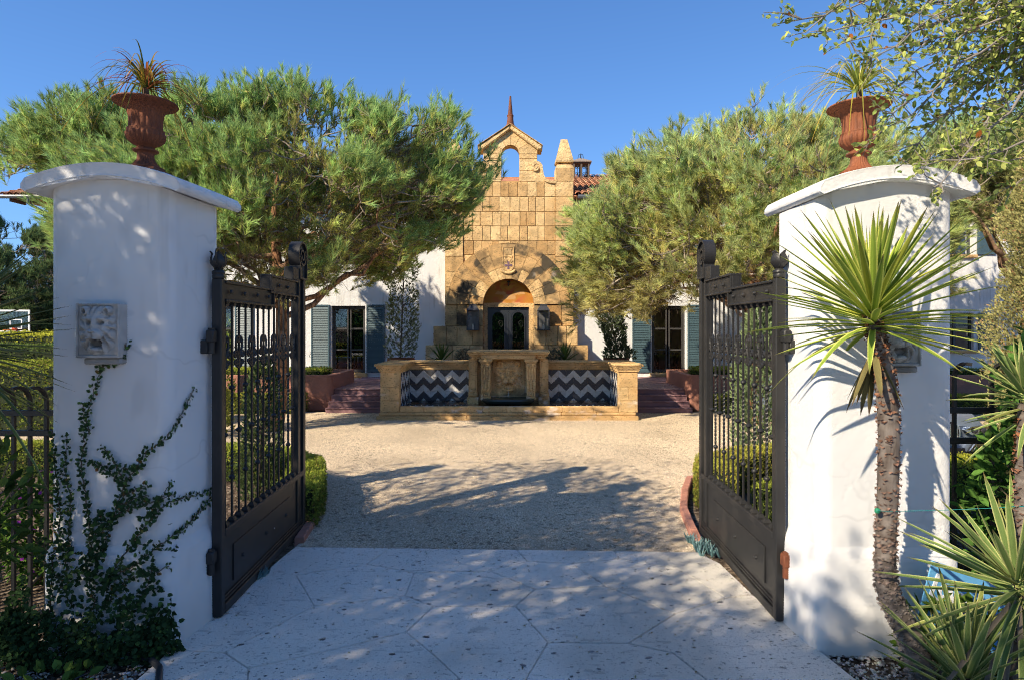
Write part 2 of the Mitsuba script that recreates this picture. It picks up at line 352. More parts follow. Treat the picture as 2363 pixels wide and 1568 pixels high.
# ------------------------------------------------------------------ ground, forecourt, driveway
from shapely.ops import polygonize, unary_union
R = np.random.default_rng(11)
mb = MB(); g = np.linspace(-1, 1, 61); g = np.sign(g) * np.abs(g) ** 2.2 * 300
gx, gy = np.meshgrid(g, g + 8); zz = 0.03 * meshkit.fbm(np.stack([gx * .8, gy * .8, gx * 0], -1)) - 0.022
q = np.arange(60)[:, None] * 61 + np.arange(60)[None]; q = q.ravel()
mb.add(np.stack([gx, gy, zz * (np.hypot(gx, gy) < 30) - .012], -1), np.stack([q, q + 1, q + 62, q + 61], 1))
struct('ground', mb, 'soil', label='bare mulched soil of the garden and the planting beds')

def GP(pts): return [tuple(G(u, v)[:2]) for u, v in pts]
far_l, far_r = [(-13.5, 10.4), (-14, 17.6)], [(14, 17.6), (13.5, 10.2)]
edge_l = GP([(690, 1255), (716, 1215), (736, 1170), (742, 1120), (728, 1096)]) + [(-4.6, 10.15), (-6.5, 10.4), (-9, 10.5)]
edge_r = GP([(1612, 1262), (1590, 1215), (1577, 1180), (1580, 1140), (1590, 1110)]) + [(4.2, 10.0), (6.2, 10.3), (9, 10.3)]
gravel = Polygon(GP([(640, 1300)]) + edge_l + far_l + far_r + edge_r[::-1] + GP([(1650, 1310)])).buffer(0)
struct('gravel_court', sheet(MB(), gravel, 0.012), 'gravel', label='pale crushed gravel of the forecourt')

cr = lambda x, y: (397.1 + .6722 * x, 1191.3 + .6722 * y)
N = {k: G(*cr(*v))[:2] for k, v in dict(A=(755, 112), A2=(757, 100), B=(668, 172), C=(425, 210), C2=(330, 215), D=(830, 203), E=(800, 282), F_=(488, 318), G_=(897, 320), H=(803, 408), I=(180, 480), I2=(-20, 470),
     J=(262, 535), J2=(255, 640), J3=(560, 468), K=(1090, 195), L=(1220, 163), M=(1160, 100), N_=(1245, 260), O=(1178, 318), Pn=(1368, 170), Q=(1490, 250), R_=(1535, 155), R2=(1500, 100), S=(1740, 190), Tn=(1728, 345), Tm=(1900, 290), U=(1990, 278), U2=(2150, 300),
     V=(1290, 445), W=(1565, 448), X=(900, 490), Y=(985, 570), Z=(1215, 570), W2=(1720, 482), W3=(2300, 560)).items()}
near = {'Y': (-0.55, 3.2), 'Y2': (-0.5, 2.2), 'Z': (-.3, 3.3), 'mid': (.1, 3.0)}
ed = 'A2-A A-B B-C C-C2 B-D D-K D-E E-F_ E-G_ C-F_ F_-I I-I2 I-J J-J2 G_-H H-J3 J3-J H-X X-Y G_-O K-N_ K-L L-M L-Pn N_-O N_-Q Pn-Q Pn-R_ R_-R2 R_-S Q-Tn O-V V-W V-Z W-Tn Tn-Tm Tm-U U-U2 S-Tm W-W2 W2-W3'.split()
apron = Polygon(GP([(680, 1267), (640, 1300), (600, 1337), (500, 1424), (404, 1498), (300, 1590)]) + [(-3.2, 1.0), (3.5, 1.0)] + GP([(1985, 1585), (1892, 1510), (1815, 1446), (1745, 1386), (1660, 1305), (1608, 1279)]))
lines = [LineString([N[a], N[b]]) for a, b in (e.split('-') for e in ed)]
lines += [LineString([N['J2'], (-3.4, 2.9)]), LineString([N['Y'], (-.3, 2.6)]), LineString([N['Z'], (-.3, 2.6)]), LineString([(-.3, 2.6), (-.3, .5)]), LineString([N['Y'] + 0, (-1.6, 2.7)]), LineString([(-1.6, 2.7), (-3.5, 2.2)]), LineString([(-.3, 2.6), (2.0, 2.4)]), LineString([(2., 2.4), (4, 2.2)]), LineString([(2., 2.4), N['W2']])]
cells = [c.intersection(apron) for c in polygonize(unary_union(lines + [apron.exterior]))]
struct('driveway', sheet(MB(), apron, 0.0265, (0.0, 1.0)), 'concrete', label='grey stamped concrete apron between the gate pillars')
for c in cells:
    c = c.buffer(-0.006, join_style=2).buffer(-.02).buffer(.02)
    c = max(getattr(c, 'geoms', [c]), key=lambda s: s.area)
    if c.area < 0.03: continue
    part('driveway', 'slab', extrude(MB(), c.simplify(.004), FZ, 0.0325 + R.uniform(-.0008, .0008), 0.012, (R.uniform(.3, 1), 0)), 'concrete')
# flat dark pebbles set in the concrete
for _ in range(120):
    y = R.uniform(4.0, 6.6) if R.random() < .8 else R.uniform(2.5, 4); x = R.uniform(-2.2, 2.2)
    if not apron.buffer(-.15).contains(Point(x, y)): continue
    r = R.uniform(.012, .036) * (1 if R.random() < .85 else 1.35); a = R.uniform(-.5, .5); k = 9
    th = np.arange(k) * 2 * np.pi / k; rr = r * R.uniform(.75, 1.1, k)
    px, py = rr * np.cos(th), rr * .55 * np.sin(th)
    pts = np.stack([x + px * np.cos(a) - py * np.sin(a), y + px * np.sin(a) + py * np.cos(a)], 1)
    m = MB(); cc = np.array([.085, .088, .092]) * R.uniform(.5, 1.9)
    m.add(np.vstack([np.c_[pts, np.full(k, .030)], np.c_[pts * .75 + .25 * np.array([x, y]), np.full(k, .0345)], [[x, y, .036]]]),
          [[i, (i + 1) % k, k + (i + 1) % k] for i in range(k)] + [[i, k + (i + 1) % k, k + i] for i in range(k)] + [[k + i, k + (i + 1) % k, 2 * k] for i in range(k)], cc)
    part('driveway', 'pebble', m, 'satin', True)

struct('street', sheet(MB(), sbox(-45, -13, 45, .95), 0.010, (0.6, 0)), 'concrete', label='unseen pale concrete street and pavement outside the gate, added to bounce light')  # out of view; added so sunlight bounces up onto the pillar fronts
# loose gravel, chips and litter where single stones show
def chips(name, label, poly, n, smin, smax, pal, z0=.005, kind='stuff'):
    m = MB(); mnx, mny, mxx, mxy = poly.bounds; pts = []
    while len(pts) < n:
        p = np.c_[R.uniform(mnx, mxx, 400), R.uniform(mny, mxy, 400)]
        pts += [q for q in p if poly.contains(Point(q))]
    pts = np.array(pts[:n]); ico = trimesh.creation.icosphere(subdivisions=0)
    for i, (x, y) in enumerate(pts):
        s = R.uniform(smin, smax) * np.array([1, R.uniform(.6, 1), R.uniform(.4, .75)])
        v = ico.vertices * s * R.uniform(.75, 1.15, (12, 1)); a = R.uniform(0, 6.28)
        v = np.c_[v[:, 0] * np.cos(a) - v[:, 1] * np.sin(a), v[:, 0] * np.sin(a) + v[:, 1] * np.cos(a), v[:, 2]]
        m.add(v + [x, y, z0 + s[2] * .4], ico.faces, vary(pal[R.integers(len(pal))], 1, .25)[0])
    struct(name, m, 'matte', False, label, kind)
bed_r = Polygon(GP([(1895, 1512), (1985, 1585), (2300, 1600), (2330, 1480), (2180, 1440)])); bed_l = Polygon(GP([(404, 1500), (300, 1590), (-60, 1600), (-60, 1470), (150, 1480)]))
GRV = [(.42, .36, .29), (.30, .27, .24), (.55, .50, .43), (.2, .17, .14), (.62, .58, .52)]
chips('gravel_chips', 'light gravel chips scattered on the soil below the right pillar', bed_r, 1500, .006, .019, GRV)
chips('pebble_litter', 'pale pebbles scattered on the soil below the left pillar', bed_l, 1300, .005, .016, GRV)
court_near = gravel.intersection(sbox(-3.2, 6.4, 3.2, 10))
chips('loose_gravel', 'loose gravel lying on the near part of the forecourt', court_near, 2600, .005, .011, [(.70, .57, .42), (.55, .43, .31), (.78, .67, .54)], .012)
bark_bed = Polygon([(-2.7, 6.6), (-2.9, 8.8), (-4, 9.6), (-9, 9.8), (-9, 6)]); bark_bed2 = Polygon([(2.3, 6.4), (2.6, 8.6), (4, 9.2), (8, 9.2), (8, 5.5)])
chips('bark_mulch', 'dark bark mulch in the bed behind the left gate', bark_bed, 1600, .012, .03, [(.12, .08, .055), (.2, .15, .12), (.28, .22, .18), (.07, .05, .04)])
chips('bark_mulch', 'dark bark mulch in the bed behind the right gate', bark_bed2, 1000, .012, .03, [(.12, .08, .055), (.2, .15, .12), (.28, .22, .18), (.07, .05, .04)])
def litter(name, label, poly, n, L, pal):
    m = MB(); mnx, mny, mxx, mxy = poly.bounds; pts = []
    while len(pts) < n: q = (R.uniform(mnx, mxx), R.uniform(mny, mxy)); pts += [q] if poly.contains(Point(q)) else []
    pos = np.c_[np.array(pts), np.full(n, .037)]; a = R.uniform(0, 6.28, n); d = np.c_[np.cos(a), np.sin(a), R.uniform(0, .25, n)]
    leaves(m, pos, d, np.tile([0, 0, 1.], (n, 1)) + R.normal(scale=.25, size=(n, 3)), R.uniform(.5, 1.2, n) * L, R.uniform(.15, .5, n) * L, np.array(pal)[R.integers(len(pal), size=n)] * R.uniform(.6, 1.3, (n, 1))); struct(name, m, 'leaf', label=label, kind='stuff')
LIT = [(.16, .11, .06), (.26, .18, .09), (.10, .085, .06), (.20, .20, .08)]
litter('leaf_litter', 'fallen leaves and needles scattered on the concrete apron', apron.intersection(sbox(-4, 3, 4, 7)), 420, .032, LIT)
litter('leaf_litter', 'fallen leaves scattered over the gravel court', gravel.intersection(sbox(-4, 6.6, 4, 16)), 260, .045, LIT)
# kerbs
def kerb(pts, label):
    p = np.array(LineString(pts).segmentize(.35).coords); k = struct('kerb', MB().add([[p[0, 0], p[0, 1], -.05], [p[0, 0] + .01, p[0, 1], -.05], [p[0, 0], p[0, 1] + .01, -.05]], [[0, 1, 2]]), 'pink_stucco', label=label)
    t = unit(np.gradient(p, axis=0)); nn = np.stack([-t[:, 1], t[:, 0]], 1)
    for i in range(len(p) - 1):
        a, b = p[i] + t[i] * .006, p[i + 1] - t[i + 1] * .006
        q = [a + nn[i] * .05, a - nn[i] * .05, b - nn[i + 1] * .05, b + nn[i + 1] * .05]
        part(k, 'stone', prism(MB(), q, FZ, .085, -.06, .012), 'pink_stucco')
kerb(edge_l, 'pinkish curved kerb edging the gravel beside the left hedge')
kerb(edge_r, 'pinkish curved kerb edging the gravel beside the right hedge')

# ------------------------------------------------------------------ the house
hs = thing('house', 'white stucco villa with a golden stone gable entrance, teal shutters and tiled roof', 'house')
HB = 22.7
def hx(u, Y=HB): return (u - CX) / F * Y
def hz(v, Y=HB): return EYE - (v - HY) / F * Y
DOORS = [(-10.95, 'a'), (-6.14, 'b'), (5.60, 'c'), (10.4, 'd')]
opens = [sbox(x - .62, .72, x + .62, 3.18) for x, _ in DOORS] + [sbox(-1.25, .6, .72, 4.3)]
upper = [sbox(x - .5, 4.7, x + .5, 6.0) for x in (-10.95, -6.14, 5.6, 10.4)]
wall = sbox(-16.9, 0, 12.4, 7.0)
for o in opens + upper: wall = wall.difference(o)
part(hs, 'wall', extrude(MB(), wall, FY, HB, HB + .32), 'stucco', label='white stucco front wall')
mb = MB(); cbox(mb, (-16.9, HB + .33, 0), (-16.6, 32, 7.0)); cbox(mb, (12.1, HB + .33, 0), (12.4, 32, 7.0))
back = sbox(-16.59, 0, 12.1, 7.0)
for x0, x1 in ((-10.2, -7.7), (-2.2, 1.4), (-15, -12.6)): back = back.difference(sbox(x0, .9, x1, 3.1))
part(hs, 'wall', extrude(mb, back, FY, 31.7, 32.0), 'stucco')
mb = MB(); cbox(mb, (-16.59, HB + .33, .4), (12.1, 31.7, .6)); part(hs, 'floor', mb, 'paver')
mb = MB(); cbox(mb, (-16.59, HB + .33, 3.5), (12.1, 31.7, 3.7)); cbox(mb, (-3.4, HB + .33, .6), (-3.25, 29, 3.5)); cbox(mb, (2.6, HB + .33, .6), (2.75, 31.7, 3.5)); cbox(mb, (2.75, 26.5, .6), (12.1, 26.6, 3.5)); part(hs, 'inner_wall', mb, 'matte', label='plain ceiling and partition walls')
# mullions of the back windows, furniture silhouettes and the stair seen through the glass
mb = MB()
for x0, x1 in ((-10.2, -7.7), (-2.2, 1.4), (-15, -12.6)):
    for x in np.linspace(x0, x1, 5): cbox(mb, (x - .05, 31.72, .9), (x + .05, 31.8, 3.1), col=(.02, .02, .02))
    for z in (1.5, 2.2): cbox(mb, (x0, 31.73, z - .03), (x1, 31.79, z + .03), col=(.02, .02, .02))
part(hs, 'back_window_grille', mb, 'matte')
mb = MB(); dk = (.02, .018, .016)
tube(mb, [(-1.3, 25.2, 1.0), (1.2, 28.6, 3.0)], .05, col=dk); tube(mb, [(-1.3, 25.2, 1.75), (1.2, 28.6, 3.45)], .035, col=dk)
for t in np.linspace(0, 1, 12): tube(mb, [(-1.3 + 2.5 * t, 25.2 + 3.4 * t, 1.0 + 2 * t), (-1.3 + 2.5 * t, 25.2 + 3.4 * t, 1.75 + 1.7 * t)], .015, 4, dk)
for x in np.linspace(-1.3, -.5, 7): tube(mb, [(x, 25.2, .6), (x, 25.2, 1.7)], .012, 4, dk)
part(hs, 'stair_railing', mb, 'matte')
mb = MB()
for x, y in ((-7.6, 27.6), (-6.6, 28.5), (5.1, 25.2), (6.2, 25.6)):
    cbox(mb, (x - .5, y - .4, 1.3), (x + .5, y + .4, 1.36), col=(.06, .035, .02))
    for sx in (-.42, .42):
        for sy in (-.3, .3): cbox(mb, (x + sx - .03, y + sy - .03, .6), (x + sx + .03, y + sy + .03, 1.3), col=(.04, .03, .02))
part(hs, 'table', mb, 'matte')
# French doors and shutters
def french(xc, zt=3.16, zb=.76, w=1.2, Y=HB, name='french_door', panes=3, lab=None):
    d = part(hs, name, framemesh(xc, zb, zt, w, Y), 'satin', label=lab)
    for s in (-1, 1):
        a, b = sorted((xc + s * .03, xc + s * (w / 2 - .045)))
        lf = MB(); y0 = Y + .15
        for x in (a, b - .05): cbox(lf, (x, y0, zb + .05), (x + .05, y0 + .045, zt - .05), .006, FR)
        zs = np.linspace(zb + .05, zt - .05, panes + 1)
        for i, z in enumerate(zs): cbox(lf, (a + .05, y0 + .002, z - (.03 if 0 < i < panes else 0)), (b - .05, y0 + .043, z + (.03 if i < panes else 0) - (.05 if i == panes else 0) + (.02 if i == 0 else 0)), .005, FR)
        part(d, 'leaf', lf, 'satin')
        for i in range(panes):
            m = MB(); m.add([(a + .04, y0 + .02, zs[i]), (b - .04, y0 + .02, zs[i]), (b - .04, y0 + .02, zs[i + 1]), (a + .04, y0 + .02, zs[i + 1])], [[0, 1, 2, 3]])
            part(d, 'pane', m, 'pane')
    return d
FR = (.055, .052, .05)
def framemesh(xc, zb, zt, w, Y):
    m = MB(); h = w / 2
    for s in (-1, 1): cbox(m, (xc + s * h, Y + .12, zb), (xc + s * (h - .045), Y + .24, zt), .006, FR)
    cbox(m, (xc - h + .046, Y + .122, zt - .045), (xc + h - .046, Y + .238, zt), .006, FR); cbox(m, (xc - h + .046, Y + .122, zb), (xc + h - .046, Y + .238, zb + .045), .006, FR)
    return m
TEAL = np.array([.055, .095, .115])
def shutter(x0, x1, z0=.76, z1=3.22, Y=HB, n=27, lab=None):
    m = MB(); y0, y1 = Y - .055, Y - .012
    for a, b in ((x0, x0 + .055), (x1 - .055, x1)): cbox(m, (a, y0, z0), (b, y1, z1), .005, TEAL)
    for a, b in ((z0, z0 + .09), (z1 - .07, z1)): cbox(m, (x0 + .056, y0 + .002, a), (x1 - .056, y1 - .002, b), .005, TEAL)
    s = part(hs, 'shutter', m, 'satin', label=lab)
    zs = np.linspace(z0 + .09, z1 - .07, n + 1); dz = zs[1] - zs[0]
    sl = MB()
    p = np.array([(y0 + .004, -dz * .08), (y0 + .012, -dz * .02), (y1 - .002, dz * .9), (y1 - .01, dz * .86)])
    for i in range(n):
        mm = MB(); r0 = np.c_[np.full(4, x0 + .054), p[:, 0], zs[i] + p[:, 1]]; r1 = r0.copy(); r1[:, 0] = x1 - .054
        loft(mm, [r0, r1], TEAL * R.uniform(.92, 1.1)); part(s, 'slat', mm, 'satin')
for x, tag in DOORS:
    french(x)
    for s in (-1, 1):
        a, b = sorted((x + s * (.62 + .055), x + s * (.62 + .055 + .67)))
        shutter(a, b)
        hk = MB(); xx = b + .03 if s > 0 else a - .03; t = np.linspace(0, 2 * np.pi, 14)
        tube(hk, np.c_[xx + .035 * np.sin(t), np.full(14, HB - .05), 1.42 + .09 * np.cos(t / 2)], .009, 5); part(hs, 'shutter_hook', hk, 'iron')
    mb = MB(); cbox(mb, (x - .7, HB - .12, .602), (x + .7, HB + .3, .745), .012, (.55, 0)); part(hs, 'threshold', mb, 'stone')
for x in (-10.95, -6.14, 5.6, 10.4):
    french(x, 5.98, 4.72, .98, name='upper_window', panes=2)
    for s in (-1, 1):
        a, b = sorted((x + s * .56, x + s * 1.05)); shutter(a, b, 4.7, 6.02, n=14)
# balcony behind the right pine
mb = MB(); cbox(mb, (6.6, HB - .9, 4.3), (11.8, HB - .01, 4.42), .02); part(hs, 'balcony_slab', mb, 'stucco')
mb = MB()
for z in (4.5, 5.4): tube(mb, [(6.65, HB - .85, z), (11.75, HB - .85, z)], .022, 6)
for x in np.linspace(6.65, 11.75, 40): tube(mb, [(x, HB - .85, 4.42), (x, HB - .85, 5.4)], .01, 4)
part(hs, 'balcony_railing', mb, 'iron')
# tiled roof: every tile of the two visible slopes is built, as one mesh
def tiles(x0, x1, y0, z0, rows, pitch, dx=.235, run=.40):
    m = MB(); th = np.linspace(0, np.pi, 6); n = int((x1 - x0) / dx); sp, cp = math.sin(pitch), math.cos(pitch)
    for i in range(n):
        x = x0 + (i + .5) * dx
        for r in range(rows):
            a, b = r * run, (r + 1) * run + .04; t = R.uniform(0, 1); jit = R.uniform(-.006, .006, 2)
            for kind in (0, 1):
                rad = .5 * dx * (.98 if kind == 0 else 1.02); xo = x + (dx / 2 if kind else 0)
                ring = []
                for d, rr, h in ((a, rad, .055), (b, rad * .86, .02)):
                    zz = np.sin(th) * rr * .8 if kind == 0 else -np.sin(th) * rr * .55 + .03
                    ring.append(np.stack([xo + jit[0] + np.cos(th) * rr, y0 + d * cp - (zz + h) * sp, z0 + d * sp + (zz + h) * cp], 1))
                v = np.vstack(ring + [ring[0] - [0, 0, .018]])
                f = [[k, k + 1, k + 7] for k in range(5)] + [[k, k + 7, k + 6] for k in range(5)] + [[k, k + 13, k + 1] for k in range(5)] + [[k, k + 12, k + 13] for k in range(5)]
                m.add(v, f, (t, 0))
    return m
PIT = math.radians(20)
mb = MB(); ru = 5.6
rz = lambda y: 7.05 + (y - 22.05 if y < 22.05 + ru else 22.05 + 2 * ru - y) * math.tan(PIT)
for x0, x1, y0 in ((-18.3, -2.52, 22.05), (-2.51, 2.07, 22.85), (2.08, 12.9, 22.05)):
    mb.add([(x, y, rz(y)) for y in (y0, 22.05 + ru, 22.05 + 2 * ru) for x in (x0, x1)] + [(x, y0, rz(y0) - .01) for x in (x0, x1)] + [(x, 22.05 + 2 * ru, rz(y0) - .01) for x in (x0, x1)], [[0, 1, 3], [0, 3, 2], [2, 3, 5], [2, 5, 4], [6, 7, 9], [6, 9, 8]], (.3, 0))
rf = part(hs, 'roof', mb, 'roof_tile', label='low pitched roof of red barrel tiles')
part(rf, 'tile', tiles(-18.3, -2.5, 22.0, 7.06, 15, PIT), 'roof_tile', 40, kind='stuff')
part(rf, 'tile', tiles(2.1, 12.9, 22.0, 7.06, 15, PIT), 'roof_tile', 40, kind='stuff')
mb = MB(); tube(mb, [(-18.35, 21.95, 7.02), (-2.6, 21.95, 7.02)], .07, 8, (.10, .11, .12)); tube(mb, [(2.2, 21.95, 7.02), (12.95, 21.95, 7.02)], .07, 8, (.10, .11, .12))
pts = [(-17.3, 21.97, 6.95), (-17.3, 21.97, 6.8), (-17.0, 22.3, 6.55), (-16.8, 22.6, 6.5), (-16.75, 22.62, 6.2), (-16.75, 22.62, 0.2)]
tube(mb, pts, .045, 8, (.16, .17, .18)); part(rf, 'gutter', mb, 'satin', 40)
mb = MB()
for x in np.arange(-18, 12.8, .6):
    if -2.6 < x < 2.1: continue
    cbox(mb, (x, 22.02, 6.86), (x + .09, 22.69, 6.98), .008, (.10, .055, .035))
part(rf, 'rafter_tail', mb, 'matte')
# cupola on the ridge
mb = MB(); cx, cy = hx(1340, 26.5), 26.6; cbox(mb, (cx - .36, cy - .36, 7.4), (cx + .36, cy + .36, hz(417, 26.5)), .02)
cu = part(hs, 'cupola', mb, 'stucco', label='small white lantern turret on the roof with scrolled iron sides')
z0, z1 = hz(416, 26.5), hz(378, 26.5); WD = (.11, .085, .065)
mb = MB(); cbox(mb, (cx - .35, cy - .35, z0), (cx + .35, cy + .35, z0 + .06), .01, WD); cbox(mb, (cx - .35, cy - .35, z1 - .05), (cx + .35, cy + .35, z1), .01, WD)
for sx in (-.31, 0, .31):
    for sy in (-.31, .31): cbox(mb, (cx + sx - .035, cy + sy - .035, z0 + .06), (cx + sx + .035, cy + sy + .035, z1 - .05), .006, WD)
    cbox(mb, (cx + .31 * (1 if sx > 0 else -1) - .03, cy - .03, z0 + .06), (cx + .31 * (1 if sx > 0 else -1) + .03, cy + .03, z1 - .05), .006, WD) if sx else None
part(cu, 'frame', mb, 'matte')
mb = MB(); loft(mb, [[(cx + a * .43, cy + b * .43, z1) for a, b in ((-1, -1), (1, -1), (1, 1), (-1, 1))], [(cx + a * .40, cy + b * .40, z1 + .05) for a, b in ((-1, -1), (1, -1), (1, 1), (-1, 1))], [(cx + a * .05, cy + b * .05, z1 + .24) for a, b in ((-1, -1), (1, -1), (1, 1), (-1, 1))]], (.22, .18, .15)); part(cu, 'roof', mb, 'matte')
mb = MB()
for sx in (-.16, .16):
    for s in (-1, 1):
        t = np.linspace(0, 2.2 * np.pi, 24); r = .09 - .01 * t
        for zc, ud in ((z0 + .2, 1), (z1 - .2, -1)): tube(mb, np.c_[cx + sx + s * (.05 + r * np.cos(t) * .6), np.full(24, cy - .30), zc + ud * r * np.sin(t)], .010, 4)
    tube(mb, [(cx + sx, cy - .3, z0), (cx + sx, cy - .3, z1)], .012, 4)
part(cu, 'scroll_grille', mb, 'iron')
mb = MB(); tube(mb, [(cx, cy, z1 + .2), (cx, cy, z1 + .34)], .02, 6)
for a in np.arange(4) * np.pi / 2: tube(mb, [(cx + .12 * np.cos(a), cy + .12 * np.sin(a), z1 + .22), (cx + .09 * np.cos(a), cy + .09 * np.sin(a), z1 + .4), (cx, cy, z1 + .44)], .012, 5)
part(cu, 'finial', mb, 'iron')

# ---- the golden stone entrance
PY = 22.30; XC, ZC, RI, RO = -0.265, 3.22, .91, 2.2
def px(u): return (u - CX) / F * PY
def pz(v): return EYE - (v - HY) / F * PY
disc = Point(XC, ZC).buffer(RO, 48); inner = Point(XC, ZC).buffer(RI, 40)
lowcut = sbox(XC - RO - .5, 0, XC + RO + .5, ZC)
def stone(poly, y0, y1, bev=.012, wear=0., tone=None, name='stone'):
    poly = poly.buffer(-.0065, join_style=2)
    for g in getattr(poly, 'geoms', [poly]):
        if g.is_empty or g.area < .006: continue
        c = (np.clip(R.beta(1.7, 1.7) if tone is None else tone + R.uniform(-.2, .2), 0, 1), wear * R.uniform(.5, 1.3))
        pts = np.array(g.exterior.coords)[:-1]; y = y0 + R.uniform(-.007, .007)
        convex = abs(g.convex_hull.area - g.area) < 2e-4
        m = MB()
        if convex: prism(m, pts, FY, y, y1, bev, c)
        else: extrude(m, g, FY, y, y1, c)
        part(hs, name, m, 'stone')
def course(x0, x1, z0, z1, y0, y1, w=.34, cut=None, wear=0., tone=None):
    n = max(1, int(round((x1 - x0) / w))); xs = np.linspace(x0, x1, n + 1); xs[1:-1] += R.uniform(-.06, .06, max(0, n - 1)) * min(1, w / .3)
    for a, b in zip(xs[:-1], xs[1:]):
        p = sbox(a, z0, b, z1)
        if cut is not None: p = p.difference(cut)
        stone(p, y0, y1, wear=wear, tone=tone)
zs = [pz(v) for v in (420, 454.5, 489, 522, 556, 588.5)] + [3.98, 3.22]
xl, xr = px(1069), px(1281); xL, xR = px(1026.5), px(1323)
arch_cut = disc.union(sbox(XC - RO, 0, XC + RO, ZC))
for i in range(len(zs) - 1):
    course(xl, xr, zs[i + 1], zs[i], PY, PY + .25, .33, arch_cut, wear=.25 if i > 3 else .0)
pz_l = [pz(388)] + [pz(v) for v in (420, 454.5, 489, 522, 557, 592.5, 627, 662, 702.5)]
for i in range(len(pz_l) - 1):
    for a, b in ((xL, xl), (xr, xR)):
        course(a, b, pz_l[i + 1], pz_l[i], PY - .05, PY + .25, .66, arch_cut, tone=.55, wear=.15)
back = sbox(xL + .02, .6, xR - .02, zs[0] - .02).difference(inner).difference(sbox(XC - RI, 0, XC + RI, ZC))
part(hs, 'stone_backing', extrude(MB(), back, FY, PY + .045, HB + .1, (.0, 1.0)), 'stone')
# voussoirs in rings
na = 13; ang = np.linspace(0, np.pi, na + 1)
for i in range(na):
    a0, a1 = ang[i], ang[i + 1]
    if i == 6: rings = [RI, RI + .22, RO - .02]
    else: rings = [RI] + sorted(R.choice([.42, .5, .86, .95], 1 if R.random() < .35 else 2, replace=False) + RI) + [RO]
    if len(rings) == 4 and rings[2] - rings[1] < .25: rings.pop(2)
    for r0, r1 in zip(rings[:-1], rings[1:]):
        t = np.linspace(a0, a1, 5)
        poly = Polygon(np.vstack([np.c_[XC + r1 * np.cos(t), ZC + r1 * np.sin(t)], np.c_[XC + r0 * np.cos(t[::-1]), ZC + r0 * np.sin(t[::-1])]]))
        side = (i in (1, 2, 3, 9, 10, 11)) and r1 > 1.5
        stone(poly, PY - .085, HB + .02, .016, wear=1.7 if side else .8 if r1 > 1.5 else .08, tone=.30 if r1 > 1.5 else .72, name='voussoir')
# jambs and stepped buttresses
for a, b in ((xL, XC - RI), (XC + RI, xR)):
    course(a, b, pz(752), ZC, PY - .03, HB, .5, wear=.9)
for a, b in ((px(1000.6), XC - RI), (XC + RI, px(1332))):
    course(a, b, pz(797) + .02, pz(752), PY - .16, HB, .42, wear=.5, tone=.6)
for a, b in ((px(984), XC - RI), (XC + RI, px(1355))):
    course(a, b, .6, pz(797) + .02, PY - .30, HB, .5, wear=.5, tone=.55)
# door surround, tympanum, lintel
sur = sbox(XC - RI, .6, XC + RI, 3.28).difference(sbox(hx(1124.6), 0, hx(1220), hz(709)))
part(hs, 'door_surround', extrude(MB(), sur, FY, HB - .05, HB + .2, (.62, .1)), 'stone', label='smooth stone surround of the front door')
ty = Point(XC, ZC).buffer(RI + .02, 40).intersection(sbox(-3, 3.28, 3, 6))
part(hs, 'tympanum', extrude(MB(), ty, FY, HB - .02, HB + .1), 'fresco', label='arched panel painted orange with red swirls')
mb = MB(); cbox(mb, (XC - .05, HB - .12, 4.02), (XC + .05, HB - .05, 4.09), .01); tube(mb, [(XC, HB - .09, 4.05), (XC, HB - .09, 3.9)], .02, 6); part(hs, 'ceiling_hook', mb, 'iron')
dx0, dx1, dz0, dz1 = hx(1124.6), hx(1220), .62, hz(709)
DK = (.022, .025, .032)
for s in (0, 1):
    a, b = (dx0, (dx0 + dx1) / 2 - .004) if s == 0 else ((dx0 + dx1) / 2 + .004, dx1)
    c = (a + b) / 2 + (.01 if s == 0 else -.01); gw = .215
    arch = unary_union([sbox(c - gw, .98, c + gw, 2.72), affinity.scale(Point(c, 2.72).buffer(gw, 16), 1, 1.1)]).difference(sbox(c - gw - 1, .9, c - gw + .1, 1.08).intersection(Polygon([(c - gw, .98), (c - gw + .1, .98), (c - gw, 1.08)]))).difference(Polygon([(c + gw, .98), (c + gw - .1, .98), (c + gw, 1.08)]))
    leaf = sbox(a, dz0, b, dz1).difference(arch)
    d = part(hs, 'front_door', extrude(MB(), leaf, FY, HB + .06, HB + .12, DK), 'satin', label='dark iron door leaf with an arched glass light')
    for off, yy in ((.0, .03), (.055, .045)):
        ring = arch.buffer(off + .03).difference(arch.buffer(off)); part(d, 'moulding', extrude(MB(), ring, FY, HB + yy, HB + .061, DK), 'satin')
    m = MB(); v, f = trimesh.creation.triangulate_polygon(arch.buffer(.01), engine='earcut'); m.add(np.c_[v[:, 0], np.full(len(v), HB + .10), v[:, 1]], f); part(d, 'pane', m, 'pane')
    for k in range(4):
        t = np.linspace(0, 2.5 * np.pi, 26); r = .10 * (1 - .09 * t)
        part(d, 'scroll', tube(MB(), np.c_[c + (1 if k % 2 else -1) * (.1 - r * np.cos(t)), np.full(26, HB + .085), 1.25 + k * .42 + r * 1.6 * np.sin(t)], .008, 4), 'iron')
